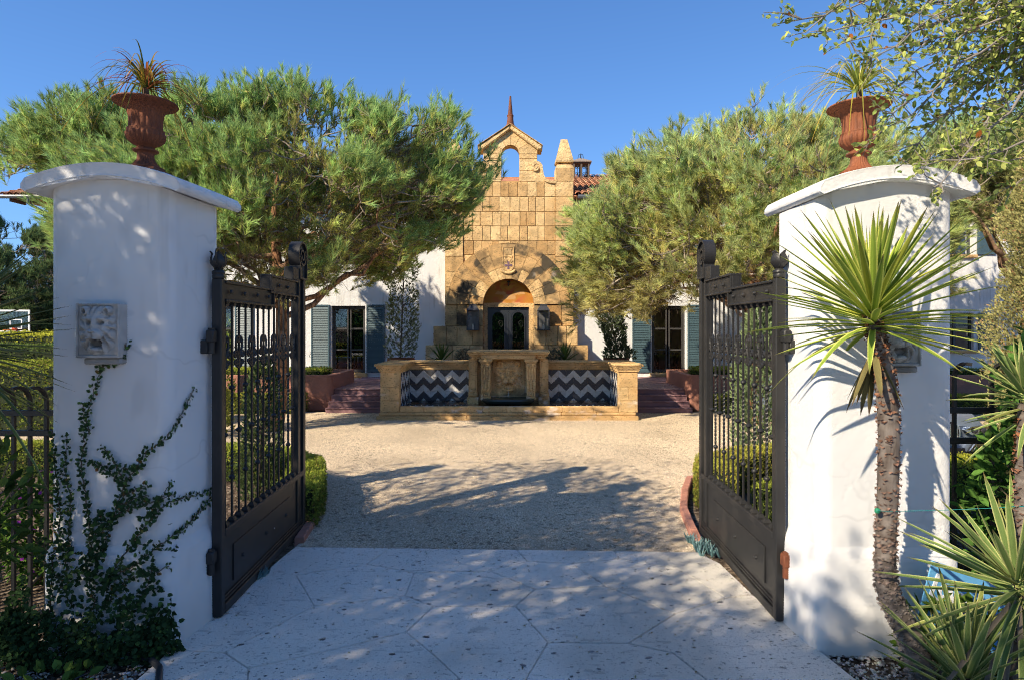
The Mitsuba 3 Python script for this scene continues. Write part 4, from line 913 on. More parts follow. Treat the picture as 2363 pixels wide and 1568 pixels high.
# ------------------------------------------------------------------ urns with ponytail palms
def urn(x, y, z, tone, lab, lab2, seed, cm):
    k = thing('urn', lab, 'urn', None)
    prof = [(.0, .065), (.135, .065), (.14, .085), (.105, .105), (.085, .125), (.066, .155), (.060, .195), (.064, .205), (.068, .212), (.092, .222), (.094, .232), (.070, .245), (.062, .255), (.072, .268), (.108, .286), (.136, .312), (.146, .338), (.146, .358), (.132, .380), (.136, .386), (.136, .394), (.124, .400),
            (.121, .44), (.124, .49), (.132, .53), (.148, .560), (.180, .582), (.214, .594), (.230, .598), (.236, .606), (.233, .615), (.220, .618), (.150, .600), (.115, .56), (.0, .55)]
    fl = lambda i: (24, .10) if 3 <= i <= 5 else (24, .09) if 14 <= i <= 17 else (18, .055) if 21 <= i <= 25 else (18, .02) if i == 26 else None
    m = MB(); lathe(m, prof, (x, y, z), 144, (tone, 0), fl); part(k, 'bowl', m, 'rust', 45)
    m = MB(); loft(m, [[(x + a * s, y + b * s, zz) for a, b in ((-1, -1), (1, -1), (1, 1), (-1, 1))] for s, zz in ((.165, z - .06), (.165, z + .05), (.15, z + .066))], (tone + .1, 0)); part(k, 'plinth', m, 'rust', label='square rusty plinth')
    m = MB(); lathe(m, [(0, .585), (.18, .58)], (x, y, z), 20); part(k, 'soil', m, 'soil')
    g = np.random.default_rng(seed)
    p = thing('ponytail_palm', lab2, 'plant', None)
    m = MB(); tube(m, [(x, y, z + .56), (x + .006, y, z + .66), (x, y, z + .74)], [.034, .024, .019], 10, (.13, .085, .06)); part(p, 'stem', m, 'matte', True)
    m = MB()
    for i in range(110):
        a = i * 2.39996 + g.uniform(-.3, .3); el = g.uniform(.15, 1.35) if i > 20 else g.uniform(.9, 1.5); L = g.uniform(.38, .72) * (1.18 if seed == 5 else 1)
        d = np.array([np.cos(a) * np.cos(el), np.sin(a) * np.cos(el), np.sin(el)]); n = 12; t = np.linspace(0, 1, n)
        dr_ = g.uniform(.55, 1.15) * (1.25 - .5 * el / 1.5)
        c = np.array([x, y, z + .72 + .03 * g.random()]) + np.outer(t * L, d); c[:, 2] -= dr_ * L * t ** 2.4; c[:, :2] += np.outer(.1 * L * t ** 2, [np.cos(a), np.sin(a)])
        sd = unit(np.cross(d, [0, 0, 1.0])); w = np.interp(t, [0, .15, .6, 1], [.0075, .008, .005, .001])
        v = np.stack([c + sd * w[:, None], c - sd * w[:, None]], 1).reshape(-1, 3); q = np.arange(n - 1) * 2
        cc = np.array(cm[g.integers(len(cm))]) * g.uniform(.7, 1.3); colr = blend(cc, cc * [1.3, .8, .8], t ** 2)
        m.add(v, np.stack([q, q + 1, q + 3, q + 2], 1), np.clip(np.repeat(colr, 2, 0), 0, 1))
    part(p, 'leaves', m, 'leaf', kind='stuff')
urn(-2.985, 5.0, 3.59, .05, 'dark rust fluted urn on the left gate pillar', 'wispy reddish plant with arching strap leaves in the dark left urn', 3, [(.26, .25, .05), (.32, .12, .05), (.13, .17, .05), (.45, .34, .06)])
urn(2.765, 5.0, 3.565, .75, 'orange rust fluted urn on the right gate pillar', 'yellow green plant with long arching strap leaves in the orange urn', 5, [(.52, .52, .08), (.40, .46, .08), (.62, .60, .22), (.30, .38, .08)])

# ------------------------------------------------------------------ the two gate leaves
def gate(hx_, hy_, fx_, fy_, zb, lab, side):
    """side +1: the ironwork's face looks to +x (left leaf).  s runs from the hinge to the free end"""
    k = thing('iron_gate', lab, 'gate', None)
    L = math.hypot(fx_ - hx_, fy_ - hy_); d = np.array([(fx_ - hx_) / L, (fy_ - hy_) / L, 0]); nn = np.array([d[1], -d[0], 0]) * side
    M = np.eye(4); M[:3, 0], M[:3, 1], M[:3, 2] = d, nn * 1.0, [0, 0, 1]; M[:3, 3] = [hx_, hy_, zb - .04]
    A = lambda p: np.asarray(p, float) @ M[:3, :3].T + M[:3, 3]
    def bx(name, s0, s1, t0, t1, z0, z1, c=.006, lab=None):
        m = MB(); cbox(m, (s0, t0, z0), (s1, t1, z1), c, M=M); return part(k, name, m, 'iron', label=lab)
    def tb(m, pts, r, sides=6, **kw): tube(m, A(pts), r, sides, **kw)
    W = .04
    bx('hinge_stile', -.005, .07, -W, W, .04, 2.80, .008)
    bx('free_stile', L - .085, L, -W, W, .04, 3.16, .006); bx('inner_stile', 2.00 * L / 2.29, 2.085 * L / 2.29, -W, W, .735, 2.95, .006)
    q = 2.00 * L / 2.29; bx('stile_web', q + .087, L - .087, -.012, .012, .735, 3.0, .002)
    bx('mid_rail', .072, L - .087, -.045, .045, .675, .735, .008); bx('bottom_rail', .072, L - .087, -.042, .042, .04, .12, .006)
    for zz in (.135, .165): bx('moulding', .075, L - .09, .018, .034, zz, zz + .016, .005)
    bx('kick_panel', .072, L - .087, -.018, .018, .121, .674, .002, 'solid lower panel with a raised field')
    bx('raised_field', .27, q - .22, .0185, .030, .235, .545, .006); bx('raised_field', .27, q - .22, -.030, -.0185, .235, .545, .006)
    bx('corner_stile', q + .0, q + .03, .0, .036, .125, .67, .004)
    def stud(s, z):
        v = np.array([[np.cos(a) * r, h, np.sin(a) * r] for r, h in ((.019, 0), (.016, .012), (.007, .02)) for a in np.arange(8) * np.pi / 4])
        for t0, sg in ((.03 if z < .7 else .041, 1), (-.03 if z < .7 else -.041, -1)):
            vv = v * [1, sg, 1] + [s, t0, z]; f = [[r * 8 + i, r * 8 + (i + 1) % 8, (r + 1) * 8 + (i + 1) % 8] for r in range(2) for i in range(8)] + [[r * 8 + i, (r + 1) * 8 + (i + 1) % 8, (r + 1) * 8 + i] for r in range(2) for i in range(8)] + [[16, 16 + i, 17 + i] for i in range(1, 7)]
            part(k, 'stud', MB().add(A(vv), f), 'iron')
    e1, e2 = q * .605, q * .55
    # channel-shaped top rails, lower one at the hinge
    for (s0, s1, z0, z1) in ((.072, e1, 2.61, 2.785), (e2, q - .002, 2.74, 2.925)):
        o = .0 if s0 < .1 else .004
        bx('top_rail', s0, s1, -.03 - o, .03 + o, z0 + .02, z1 - .02, .003)
        for z in (z0, z1 - .02): bx('rail_flange', s0 - .002 + o, s1 + .002, -.052 - o, .052 + o, z, z + .0199, .004)
        for s in (s0, s1 - .016): bx('rail_end', s + o, s + .015, -.051 - o, .051 + o, z0 + .0202, z1 - .0202, .003) if s > .1 else None
    for s in np.linspace(.17, e1 - .16, 4): stud(s, 2.697)
    for s in (e1 + .15, e1 + .42): stud(s, 2.83)
    for i in range(3): stud(.45 + (q - .85) * i / 2, .39)
    # stepped block and volute at the free end
    bx('step_block', q - .20, q + .02, -.05, .05, 2.927, 3.07, .006)
    c = np.array([q + .135, 3.225]); R0 = .165
    prof = unary_union([Point(*c).buffer(R0, 24), sbox(q + .02, 2.95, L, c[1])])
    m = MB(); mm = MB(); extrude(mm, prof, lambda a, b, dd: np.stack([a, dd, b], 1), -.035, .035); m.add(A(mm.mesh()[0]), mm.mesh()[1]); part(k, 'volute_plate', m, 'iron')
    m = MB(); mm = MB(); extrude(mm, prof.difference(prof.buffer(-.022)), lambda a, b, dd: np.stack([a, dd, b], 1), -.062, .062)
    t = np.linspace(0, 3.2 * np.pi, 50); r = R0 * .72 * (1 - t / (3.9 * np.pi)); sp = LineString(np.c_[c[0] + r * np.cos(-t + .6), c[1] - .01 + r * np.sin(-t + .6)])
    extrude(mm, sp.buffer(.012), lambda a, b, dd: np.stack([a, dd, b], 1), -.058, .058); m.add(A(mm.mesh()[0]), mm.mesh()[1]); part(k, 'volute', m, 'iron', 35, label='rolled scroll crowning the free end')
    # bars: plain ones with one knuckle, twisted ones with two
    nb = 13; ss = np.linspace(.15, q - .075, nb); sp_ = ss[1] - ss[0]
    def knuckle(m, s, z, r=.026):
        p = [(.010, -.020), (.018, -.016), (r, -.006), (r, .006), (.018, .016), (.010, .020)]; mm = MB(); lathe(mm, p, (0, 0, 0), 12); v, f = mm.mesh(); m.add(A(v + [s, 0, z]), f)
    for i, s in enumerate(ss):
        zt = 2.61 if s < e1 - .02 else 2.74
        m = MB(); tw = i % 2 == 1
        if tw:
            tb(m, [(s, 0, .735), (s, 0, 1.10)], .0112, 4, square=True); n = 56
            tb(m, [(s, 0, z) for z in np.linspace(1.13, 1.87, n)], .0125, 4, twist=9 * np.pi); tb(m, [(s, 0, 1.90), (s, 0, zt)], .0112, 4, square=True)
            knuckle(m, s, 1.115); knuckle(m, s, 1.885)
        else:
            tb(m, [(s, 0, .735), (s, 0, zt)], .0112, 4, square=True); knuckle(m, s, 1.50, .029)
        part(k, 'bar', m, 'iron', 40)
        m = MB(); loft(m, [A([(s + a * h, b * h, z) for a, b in ((-1, -1), (1, -1), (1, 1), (-1, 1))]) for h, z in ((.032, .735), (.032, .75), (.018, .775))]); part(k, 'bar_shoe', m, 'iron'); m = MB(); loft(m, [A([(s + a * h, b * h, z) for a, b in ((-1, -1), (1, -1), (1, 1), (-1, 1))]) for h, z in ((.016, zt - .035), (.028, zt - .02), (.028, zt))]); part(k, 'bar_shoe', m, 'iron')
        if i % 2 == 0:   # lyre scroll
            m = MB()
            for sg in (-1, 1):
                t = np.linspace(0, 1, 22)
                def spiral(cx_, cz_, r0, a0, turns, n=18):
                    u = np.linspace(0, 1, n); r = r0 * (1 - .78 * u); a = a0 + turns * 2 * np.pi * u; return np.c_[cx_ + r * np.cos(a), cz_ + r * np.sin(a)]
                top = spiral(.030, 2.292, .034, 0, 1.15)[::-1]
                mid = np.array([(.068, 2.27), (.066, 2.235), (.050, 2.20), (.026, 2.165), (.017, 2.125), (.020, 2.09)])
                bot = spiral(.034, 2.075, .026, np.pi * .95, 1.1)
                pth = np.vstack([top, mid, bot]); tb(m, np.c_[s + sg * pth[:, 0], np.zeros(len(pth)), pth[:, 1]], 0.0105, 5)
                out = np.vstack([[(.045, 2.215), (.058, 2.20)], spiral(.075, 2.165, .034, np.pi * .6, -1.2)]); tb(m, np.c_[s + sg * out[:, 0], np.zeros(len(out)), out[:, 1]], .010, 5)
                low = np.vstack([[(.04, 2.12)], spiral(.078, 2.10, .028, np.pi * .8, 1.1)]); tb(m, np.c_[s + sg * low[:, 0], np.zeros(len(low)), low[:, 1]], .009, 5)
                lfp = np.array([(.052, 2.205), (.075, 2.225), (.085, 2.25)]); tb(m, np.c_[s + sg * lfp[:, 0], np.zeros(3), lfp[:, 1]], [.009, .012, .002], 5)
            part(k, 'lyre_scroll', m, 'iron', 45)
    # finial on the hinge post, hinges
    m = MB(); c0 = A([.032, 0, 0])
    lathe(m, [(.045, 2.80), (.05, 2.815), (.045, 2.83), (.052, 2.845), (.047, 2.86), (.03, 2.87), (.03, 2.875)], (c0[0], c0[1], zb - .04), 20)
    for a in range(4):
        aa = a * np.pi / 2 + .5; n = 7; t = np.linspace(0, 1, n); rr_ = np.interp(t, [0, .3, .6, .85, 1], [.02, .058, .062, .05, .066]); zz = 2.87 + .15 * t; ww = np.interp(t, [0, .35, .8, 1], [.03, .05, .03, .004])
        tx = np.array([-np.sin(aa), np.cos(aa), 0]); rd = np.array([np.cos(aa), np.sin(aa), 0])
        ctr = np.array([c0[0], c0[1], zb - .04]) + rr_[:, None] * rd + zz[:, None] * np.array([0, 0, 1.0])
        rows = np.stack([ctr + tx * ww[:, None] - rd * .012, ctr + rd * .004, ctr - tx * ww[:, None] - rd * .012], 1).reshape(-1, 3)
        f = [[3 * i + j, 3 * i + j + 1, 3 * i + j + 4, 3 * i + j + 3] for i in range(n - 1) for j in range(2)]; m.add(rows, f)
    part(k, 'tulip_finial', m, 'iron', 40)
    for z in (.50, 2.28):
        m = MB(); cbox(m, (-.09, -.02 - .03, z), (-.006, .012, z + .10), .01, M=M); cbox(m, (-.075, -.115, z - .09), (.03, -.041, z + .02), .008, M=M); tb(m, [(-.05, -.02, z - .09), (-.05, -.02, z + .115)], .026, 10); m.c = [(np.tile((.0, 0.), (n_, 1)), n_) for c_, n_ in m.c] if side < 0 and z < 1 else m.c; part(k, 'hinge', m, 'rust' if side < 0 and z < 1 else 'iron', 40, label='rusty lower hinge' if side < 0 and z < 1 else None)
    m = MB(); t = np.linspace(0, 1, 30); hk = np.c_[-.02 - .05 * np.sin(t * 6.0) * (1 - .3 * t), np.full(30, .02), 2.95 + .09 * np.cos(t * 4)]
    if side > 0: tb(m, hk, .006, 5); part(k, 'hook', m, 'iron')
    return k
gate(-2.437, 5.05, -2.53, 7.34, .04, 'dark iron gate leaf standing open on the left, beside the shaded pillar', 1)
gate(2.130, 4.985, 2.166, 7.20, .04, 'dark iron gate leaf standing open on the right, partly behind the yucca', -1)

# gate operators behind the pillars
for x, y, lab in ((-2.62, 5.62, 'white gate motor box low behind the left gate'), (2.33, 5.55, 'white gate motor box low behind the right gate')):
    k = thing('gate_motor', lab, 'gate motor'); m = MB(); cbox(m, (x - .12, y - .16, 0), (x + .10, y + .16, .34), .05, (.62, .64, .68)); part(k, 'housing', m, 'satin', 50)
    m = MB(); tube(m, [(x + .05, y + .15, .3), (x + .1, y + .4, .36), (x + .14, y + .7, .36)], .025, 8, (.55, .57, .6)); part(k, 'arm', m, 'satin', True)

# ------------------------------------------------------------------ iron fences with bent tops
def fence(xs, y, zb, zr, ztop, lab):
    k = thing('iron_fence', lab, 'fence')
    for z in zr:
        m = MB(); cbox(m, (min(xs) - .1, y - .018, z - .024), (max(xs) + .1, y + .018, z + .024), .004); part(k, 'rail', m, 'iron')
    r = .13; t = np.linspace(0, np.pi / 2 * 1.02, 9)
    for x in xs:
        pts = [(x, y, zb), (x, y, ztop - r - .25)] + [(x, y - r * (1 - np.cos(a)), ztop - r + r * np.sin(a)) for a in t] + [(x, y - r - .05, ztop - .004)]
        m = MB(); tube(m, pts, .0175, 4, square=True); part(k, 'bar', m, 'iron', 40)
fence(np.arange(-3.64, -7.2, -.131), 4.98, .08, (1.715, 1.555), 1.93, 'black iron fence with bent bar tops left of the left pillar')
fence(np.arange(3.50, 7.4, .30), 4.95, .08, (1.74, 1.50), 2.12, 'black iron fence with bent bar tops right of the right pillar')

# ------------------------------------------------------------------ lanterns by the door
for u, lab in ((1091, 'dark metal box lantern left of the front door'), (1253.5, 'dark metal box lantern right of the front door')):
    Y = 21.95; x = hx(u, Y); k = thing('wall_lantern', lab, 'lantern', None); z0, z1 = 2.32, 2.98; h = .195; dk = (.045, .045, .05)
    m = MB()
    for a in (-1, 1):
        for b in (-1, 1): cbox(m, (x + a * h - .02, Y + b * .13 - .02, z0), (x + a * h + .02, Y + b * .13 + .02, z1), .005, dk)
    cbox(m, (x - h - .025, Y - .155, z0 - .03), (x + h + .025, Y + .155, z0), .008, dk); cbox(m, (x - h - .03, Y - .16, z1), (x + h + .03, Y + .16, z1 + .03), .008, dk)
    part(k, 'frame', m, 'satin')
    m = MB(); rc = lambda s, w, z: [(x - w, Y - s, z), (x + w, Y - s, z), (x + w, Y + s, z), (x - w, Y + s, z)]
    loft(m, [rc(.155, h + .02, z1 + .03), rc(.09, .13, z1 + .16), rc(.09, .13, z1 + .20), rc(.07, .11, z1 + .22)], dk); part(k, 'hood', m, 'satin')
    m = MB()
    m.add([(x - h, Y - .13, z0), (x + h, Y - .13, z0), (x + h, Y - .13, z1), (x - h, Y - .13, z1)], [[0, 1, 2, 3]]); m.add([(x - h, Y - .13, z0), (x - h, Y + .13, z0), (x - h, Y + .13, z1), (x - h, Y - .13, z1)], [[0, 1, 2, 3]]); m.add([(x + h, Y - .13, z0), (x + h, Y + .13, z0), (x + h, Y + .13, z1), (x + h, Y - .13, z1)], [[0, 1, 2, 3]]); part(k, 'pane', m, 'pane')
    m = MB(); cbox(m, (x - h, Y + .132, z0), (x + h, Y + .15, z1), .003, (.10, .10, .105)); cbox(m, (x - .06, Y + .15, 2.5), (x + .06, PY - .17 + .2, 2.8), .01, dk); part(k, 'back_plate', m, 'satin')
    m = MB(); lathe(m, [(0, z0), (.035, z0), (.035, z0 + .16), (.012, z0 + .17), (0, z0 + .24)], (x, Y, 0), 10, (.55, .52, .45)); part(k, 'candle', m, 'matte')

# ------------------------------------------------------------------ yard sign
def sign():
    k = thing('yard_sign', 'blue campaign sign with white script lettering leaning behind the spiky yucca leaves', 'sign')
    a = P(2152, 1292, 4.42); b = P(2118, 1448, 4.38); e = P(2330, 1350, 4.55)
    ux = unit(e - a); uz0 = unit(a - b); uy = unit(np.cross(ux, uz0)); uz = np.cross(uy, ux); h = .50; w = .78
    M = np.eye(4); M[:3, 0], M[:3, 1], M[:3, 2], M[:3, 3] = ux, uz, uy, a
    def put(m, mesh, c, M=M): v = np.asarray(mesh.vertices); m.add(v @ M[:3, :3].T + M[:3, 3], mesh.faces, c)
    m = MB(); cbox(m, (0, -h, -.012), (w, 0, -.003), .002, (.12, .36, .62), M=M); part(k, 'board', m, 'satin')
    m = MB(); cbox(m, (.34, -h + .03, -.0029), (w - .18, -.26, -.0005), .0005, (.03, .13, .33), M=M); part(k, 'dark_panel', m, 'satin')
    m = MB()
    # script "Love" as brush strokes
    def stroke(pts, r=.012):
        p = np.array(LineString(pts).segmentize(.01).coords); ln = LineString(p).buffer(r, 5)
        mm = MB(); extrude(mm, ln, lambda a_, b_, d_: np.stack([a_, b_, d_], 1), -.003, .0015); v, f = mm.mesh(); m.add(v @ M[:3, :3].T + M[:3, 3], f, (.74, .76, .80))
    circ = lambda cx_, cy_, r, a0, a1, sy=1.0: [(cx_ + r * math.cos(t), cy_ + r * sy * math.sin(t)) for t in np.linspace(a0, a1, 18)]
    stroke([(.075, -.09), (.065, -.18), (.055, -.245), (.09, -.25), (.125, -.262)], .0155)
    stroke(circ(.155, -.185, .03, 1.2, 7.6, 1.25) + [(.185, -.165), (.205, -.17)], .0115)
    stroke([(.205, -.165), (.222, -.172), (.228, -.20), (.238, -.245), (.262, -.20), (.275, -.165), (.30, -.178)], .0125)
    stroke([(.285, -.215), (.32, -.198), (.322, -.170), (.303, -.168), (.292, -.20), (.302, -.238), (.335, -.24), (.37, -.205)], .0115)
    part(k, 'lettering', m, 'satin', label='white brush script reading Love')
    def text(s, x, y, hgt, c, bold=False):
        mm = meshkit.text_mesh(s, hgt, .002, bold); mm.apply_translation([x, y, -.0005]); m2 = MB(); put(m2, mm, c); part(k, 'lettering', m2, 'satin')
    text('EVE', .385, -.245, .035, (.62, .16, .05), True); text('OF', .57, -.245, .04, (.62, .16, .05), True)
    text('@ca', .235, -.385, .032, (.72, .74, .78)); text('ing', .395, -.40, .026, (.35, .42, .5))
    m = MB()
    for s in (.12, .6): tube(m, [M[:3, :3] @ [s, -.3, -.016] + a, M[:3, :3] @ [s, -h - .03, -.016] + a, np.append((M[:3, :3] @ [s, -h - .3, -.03] + a)[:2], 0)], .006, 6, (.2, .2, .2))
    part(k, 'stake', m, 'satin')
sign()

# ------------------------------------------------------------------ silver-blue car behind the right fence
def car():
    k = thing('parked_car', 'silver blue car parked nose-on behind the right iron fence', 'car')
    X0, Y0 = 6.42, 9.45
    # cross sections front to back: (y, half widths and heights of the outline from sill to centre line)
    secs = [(0.00, [(.78, .34), (.86, .45), (.88, .62), (.84, .78), (.72, .86), (.40, .90), (0, .91)]),
            (0.10, [(.88, .28), (.94, .42), (.955, .64), (.92, .84), (.80, .95), (.42, 1.00), (0, 1.01)]),
            (0.45, [(.93, .26), (.98, .42), (.99, .68), (.965, .92), (.86, 1.03), (.45, 1.08), (0, 1.09)]),
            (1.15, [(.93, .26), (.98, .42), (.99, .70), (.97, .96), (.88, 1.08), (.45, 1.14), (0, 1.15)]),
            (1.30, [(.93, .26), (.98, .42), (.99, .70), (.97, .98), (.88, 1.12), (.46, 1.20), (0, 1.21)]),
            (2.10, [(.93, .26), (.98, .42), (.99, .72), (.97, 1.02), (.76, 1.56), (.42, 1.66), (0, 1.68)]),
            (3.90, [(.93, .26), (.98, .42), (.99, .74), (.97, 1.06), (.76, 1.58), (.42, 1.68), (0, 1.70)]),
            (4.65, [(.90, .30), (.95, .45), (.96, .74), (.93, 1.05), (.74, 1.2), (.42, 1.3), (0, 1.32)]),
            (4.75, [(.80, .40), (.85, .5), (.86, .74), (.83, .9), (.66, 1.0), (.4, 1.05), (0, 1.06)])]
    rings = []
    for y, o in secs:
        o = np.array(o); full = np.vstack([o, (o * [-1, 1])[::-1][1:], [[-.6, .25], [.6, .25]]]); bow = .16 * (np.abs(full[:, 0]) / .95) ** 2 if y < .3 else 0 * full[:, 0]
        rings.append(np.c_[X0 + full[:, 0], Y0 + y + bow, full[:, 1]])
    m = MB(); loft(m, rings); bd = part(k, 'body', m, 'car_paint', 32)
    def fp(x, z, y): return np.array([X0 + x, Y0 + y + .16 * (abs(x) / .95) ** 2, z])
    dk = (.012, .012, .014)
    for s in (-1, 1):
        m = MB(); g = unary_union([affinity.scale(Point(s * .19, .80).buffer(.15, 20), .85, 1.15)])
        mm = MB(); extrude(mm, g, FY, -.01, .03); v, f = mm.mesh(); m.add(v + [X0, Y0, 0], f, dk); gk = part(k, 'grille', m, 'satin', 30)
        m = MB(); mm = MB(); extrude(mm, g.buffer(.02).difference(g), FY, -.03, .03); v, f = mm.mesh(); m.add(v + [X0, Y0, 0], f); part(gk, 'rim', m, 'chrome', 30)
        m = MB()
        for x in np.linspace(-.10, .10, 7): cbox(m, (X0 + s * .19 + x - .007, Y0 - .025, .66), (X0 + s * .19 + x + .007, Y0 - .01, .94), .003)
        part(gk, 'slat', m, 'chrome')
        hp = [(s * .42, .84), (s * .56, .76), (s * .80, .78), (s * .92, .86), (s * .84, .90), (s * .58, .885)]
        m = MB(); pts = [fp(x, z, -.025) for x, z in hp]; bk = [p + [0, .08, 0] for p in pts]; loft(m, [pts, bk], (.30, .32, .34)); hk = part(k, 'headlight', m, 'chrome')
        for xx in (.60, .76):
            m = MB(); c = fp(s * xx, .825, -.03); n = 14; th = np.arange(n) * 2 * np.pi / n
            m.add(np.vstack([np.c_[c[0] + .042 * np.cos(th), np.full(n, c[1] - .012), c[2] + .042 * np.sin(th)], [c - [0, .03, 0]]]), [[i, (i + 1) % n, n] for i in range(n)], (.03, .03, .035)); part(hk, 'lens', m, 'satin', True)
        ip = [(s * .52, .50), (s * .62, .62), (s * .88, .60), (s * .90, .46), (s * .82, .34), (s * .62, .36)]
        m = MB(); pts = [fp(x, z, -.012) for x, z in ip]; loft(m, [pts, [p + [0, .06, 0] for p in pts]], dk); part(k, 'air_intake', m, 'satin')
        m = MB(); pts = [fp(x, z, -.03) for x, z in ((s * .52, .52), (s * .62, .635), (s * .88, .615), (s * .88, .59), (s * .64, .60), (s * .56, .50))]; loft(m, [pts, [p + [0, .03, 0] for p in pts]]); part(k, 'intake_trim', m, 'chrome')
        for wy in (.95, 3.85):
            m = MB(); th = np.arange(24) * 2 * np.pi / 24
            rg = lambda r, x: np.c_[np.full(24, X0 + s * x), Y0 + wy + r * np.cos(th), .36 + r * np.sin(th)]
            loft(m, [rg(.30, .74), rg(.36, .76), rg(.36, .97), rg(.31, .995)], (.02, .02, .02)); wk = part(k, 'wheel', m, 'matte'); m = MB(); loft(m, [rg(.24, .99), rg(.05, 1.0)]); part(wk, 'rim', m, 'chrome')
    m = MB(); pts = [fp(x, z, -.015) for x, z in ((-.45, .56), (.45, .56), (.42, .36), (-.42, .36))]; loft(m, [pts, [p + [0, .05, 0] for p in pts]], dk); part(k, 'bumper_grille', m, 'satin')
    m = MB(); pts = [(X0 - .78, Y0 + 1.33, 1.17), (X0 + .78, Y0 + 1.33, 1.17), (X0 + .66, Y0 + 2.05, 1.62), (X0 - .66, Y0 + 2.05, 1.62)]; m.add(np.array(pts) + [0, -.03, .03], [[0, 1, 2, 3]], (.02, .025, .03)); part(k, 'windscreen', m, 'satin')
car()

# ------------------------------------------------------------------ basketball hoop far left
def hoop():
    Y = 30.0; k = thing('basketball_hoop', 'basketball backboard with an orange rim far behind the left fence', 'basketball hoop')
    x1, x0 = hx(69, Y), hx(69, Y) - 1.8; z1, z0 = hz(715, Y), hz(715, Y) - 1.07; wt = (.70, .70, .70); m = MB()
    cx_ = (x0 + x1) / 2; sx = hx(37, Y)
    def frame(m, a, b, c, d, w):
        cbox(m, (a, Y - .02, c), (a + w, Y + .02, d), .003, wt); cbox(m, (b - w, Y - .02, c), (b, Y + .02, d), .003, wt); cbox(m, (a + w, Y - .019, c), (b - w, Y + .019, c + w), .003, wt); cbox(m, (a + w, Y - .019, d - w), (b - w, Y + .019, d), .003, wt)
    frame(m, x0, x1, z0, z1, .08); frame(m, sx - .30, sx + .30, z0 + .14, z0 + .62, .05); bb = part(k, 'backboard_frame', m, 'matte')
    m = MB(); m.add([(x0, Y, z0), (x1, Y, z0), (x1, Y, z1), (x0, Y, z1)], [[0, 1, 2, 3]]); part(bb, 'glass', m, 'pane')
    m = MB(); t = np.linspace(0, 2 * np.pi, 25); rz = z0 + .1; tube(m, np.c_[sx + .225 * np.cos(t), Y - .38 + .225 * np.sin(t), np.full(25, rz)], .02, 6, (.55, .10, .04)); cbox(m, (sx - .08, Y - .17, rz - .06), (sx + .08, Y - .02, rz + .09), .01, (.5, .09, .04)); part(k, 'rim', m, 'matte', 40)
    m = MB()
    for s in (-1, 1):
        for a in np.arange(12) * np.pi / 6:
            q = np.linspace(0, 1, 7); r = .225 - .1 * q; aa = a + s * q * 1.4; tube(m, np.c_[sx + r * np.cos(aa), Y - .38 + r * np.sin(aa), rz - .42 * q], .009, 4, (.68, .68, .66))
    part(k, 'net', m, 'matte')
    m = MB(); tube(m, [(cx_, Y + .1, z0 + .3), (cx_ + .2, Y + .8, z0 - .4), (cx_ + .2, Y + 1.0, 0)], .09, 8, (.02, .02, .02)); cbox(m, (cx_ - .5, Y + .05, z0 - .12), (x1 - .05, Y + .12, z0 - .01), .01, (.02, .02, .02)); part(k, 'post', m, 'matte', True)
hoop()

# hose and irrigation line at the left front
k = thing('garden_hose', 'thick dark hose bending out of the vine at the left front', 'hose')
m = MB(); pts = [G(250, 1505, .10), G(285, 1512, .06), G(320, 1515, .05), G(350, 1520, .04), G(368, 1540, .035), G(366, 1575, .035), G(345, 1640, .035)]
q = np.array(LineString(pts).segmentize(.02).coords); tube(m, q, .024, 10, (.035, .037, .042)); part(k, 'hose', m, 'satin', True)
m = MB(); a = np.array(pts[0]); b = np.array(pts[2]); tube(m, [a, a + (b - a) * .45], .031, 10, (.012, .012, .014)); tube(m, [a + (b - a) * .46, a + (b - a) * .55], .032, 10, (.12, .28, .45)); part(k, 'coupling', m, 'satin', 40, label='black coupling with a blue ring')
k = thing('drip_line', 'thin dark irrigation line looping over the soil at the left front', 'hose')
m = MB(); pts = [G(-40, 1552, .03), G(60, 1525, .03), G(130, 1512, .03), G(92, 1545, .02), G(100, 1565, .02), G(150, 1570, .02), G(215, 1545, .02), G(250, 1522, .03)]
q = np.array([np.array(p) for p in pts]); s = np.linspace(0, len(q) - 1, 60); from scipy.interpolate import CubicSpline
tube(m, CubicSpline(np.arange(len(q)), q)(s), .008, 6, (.03, .03, .035)); part(k, 'line', m, 'satin', True)

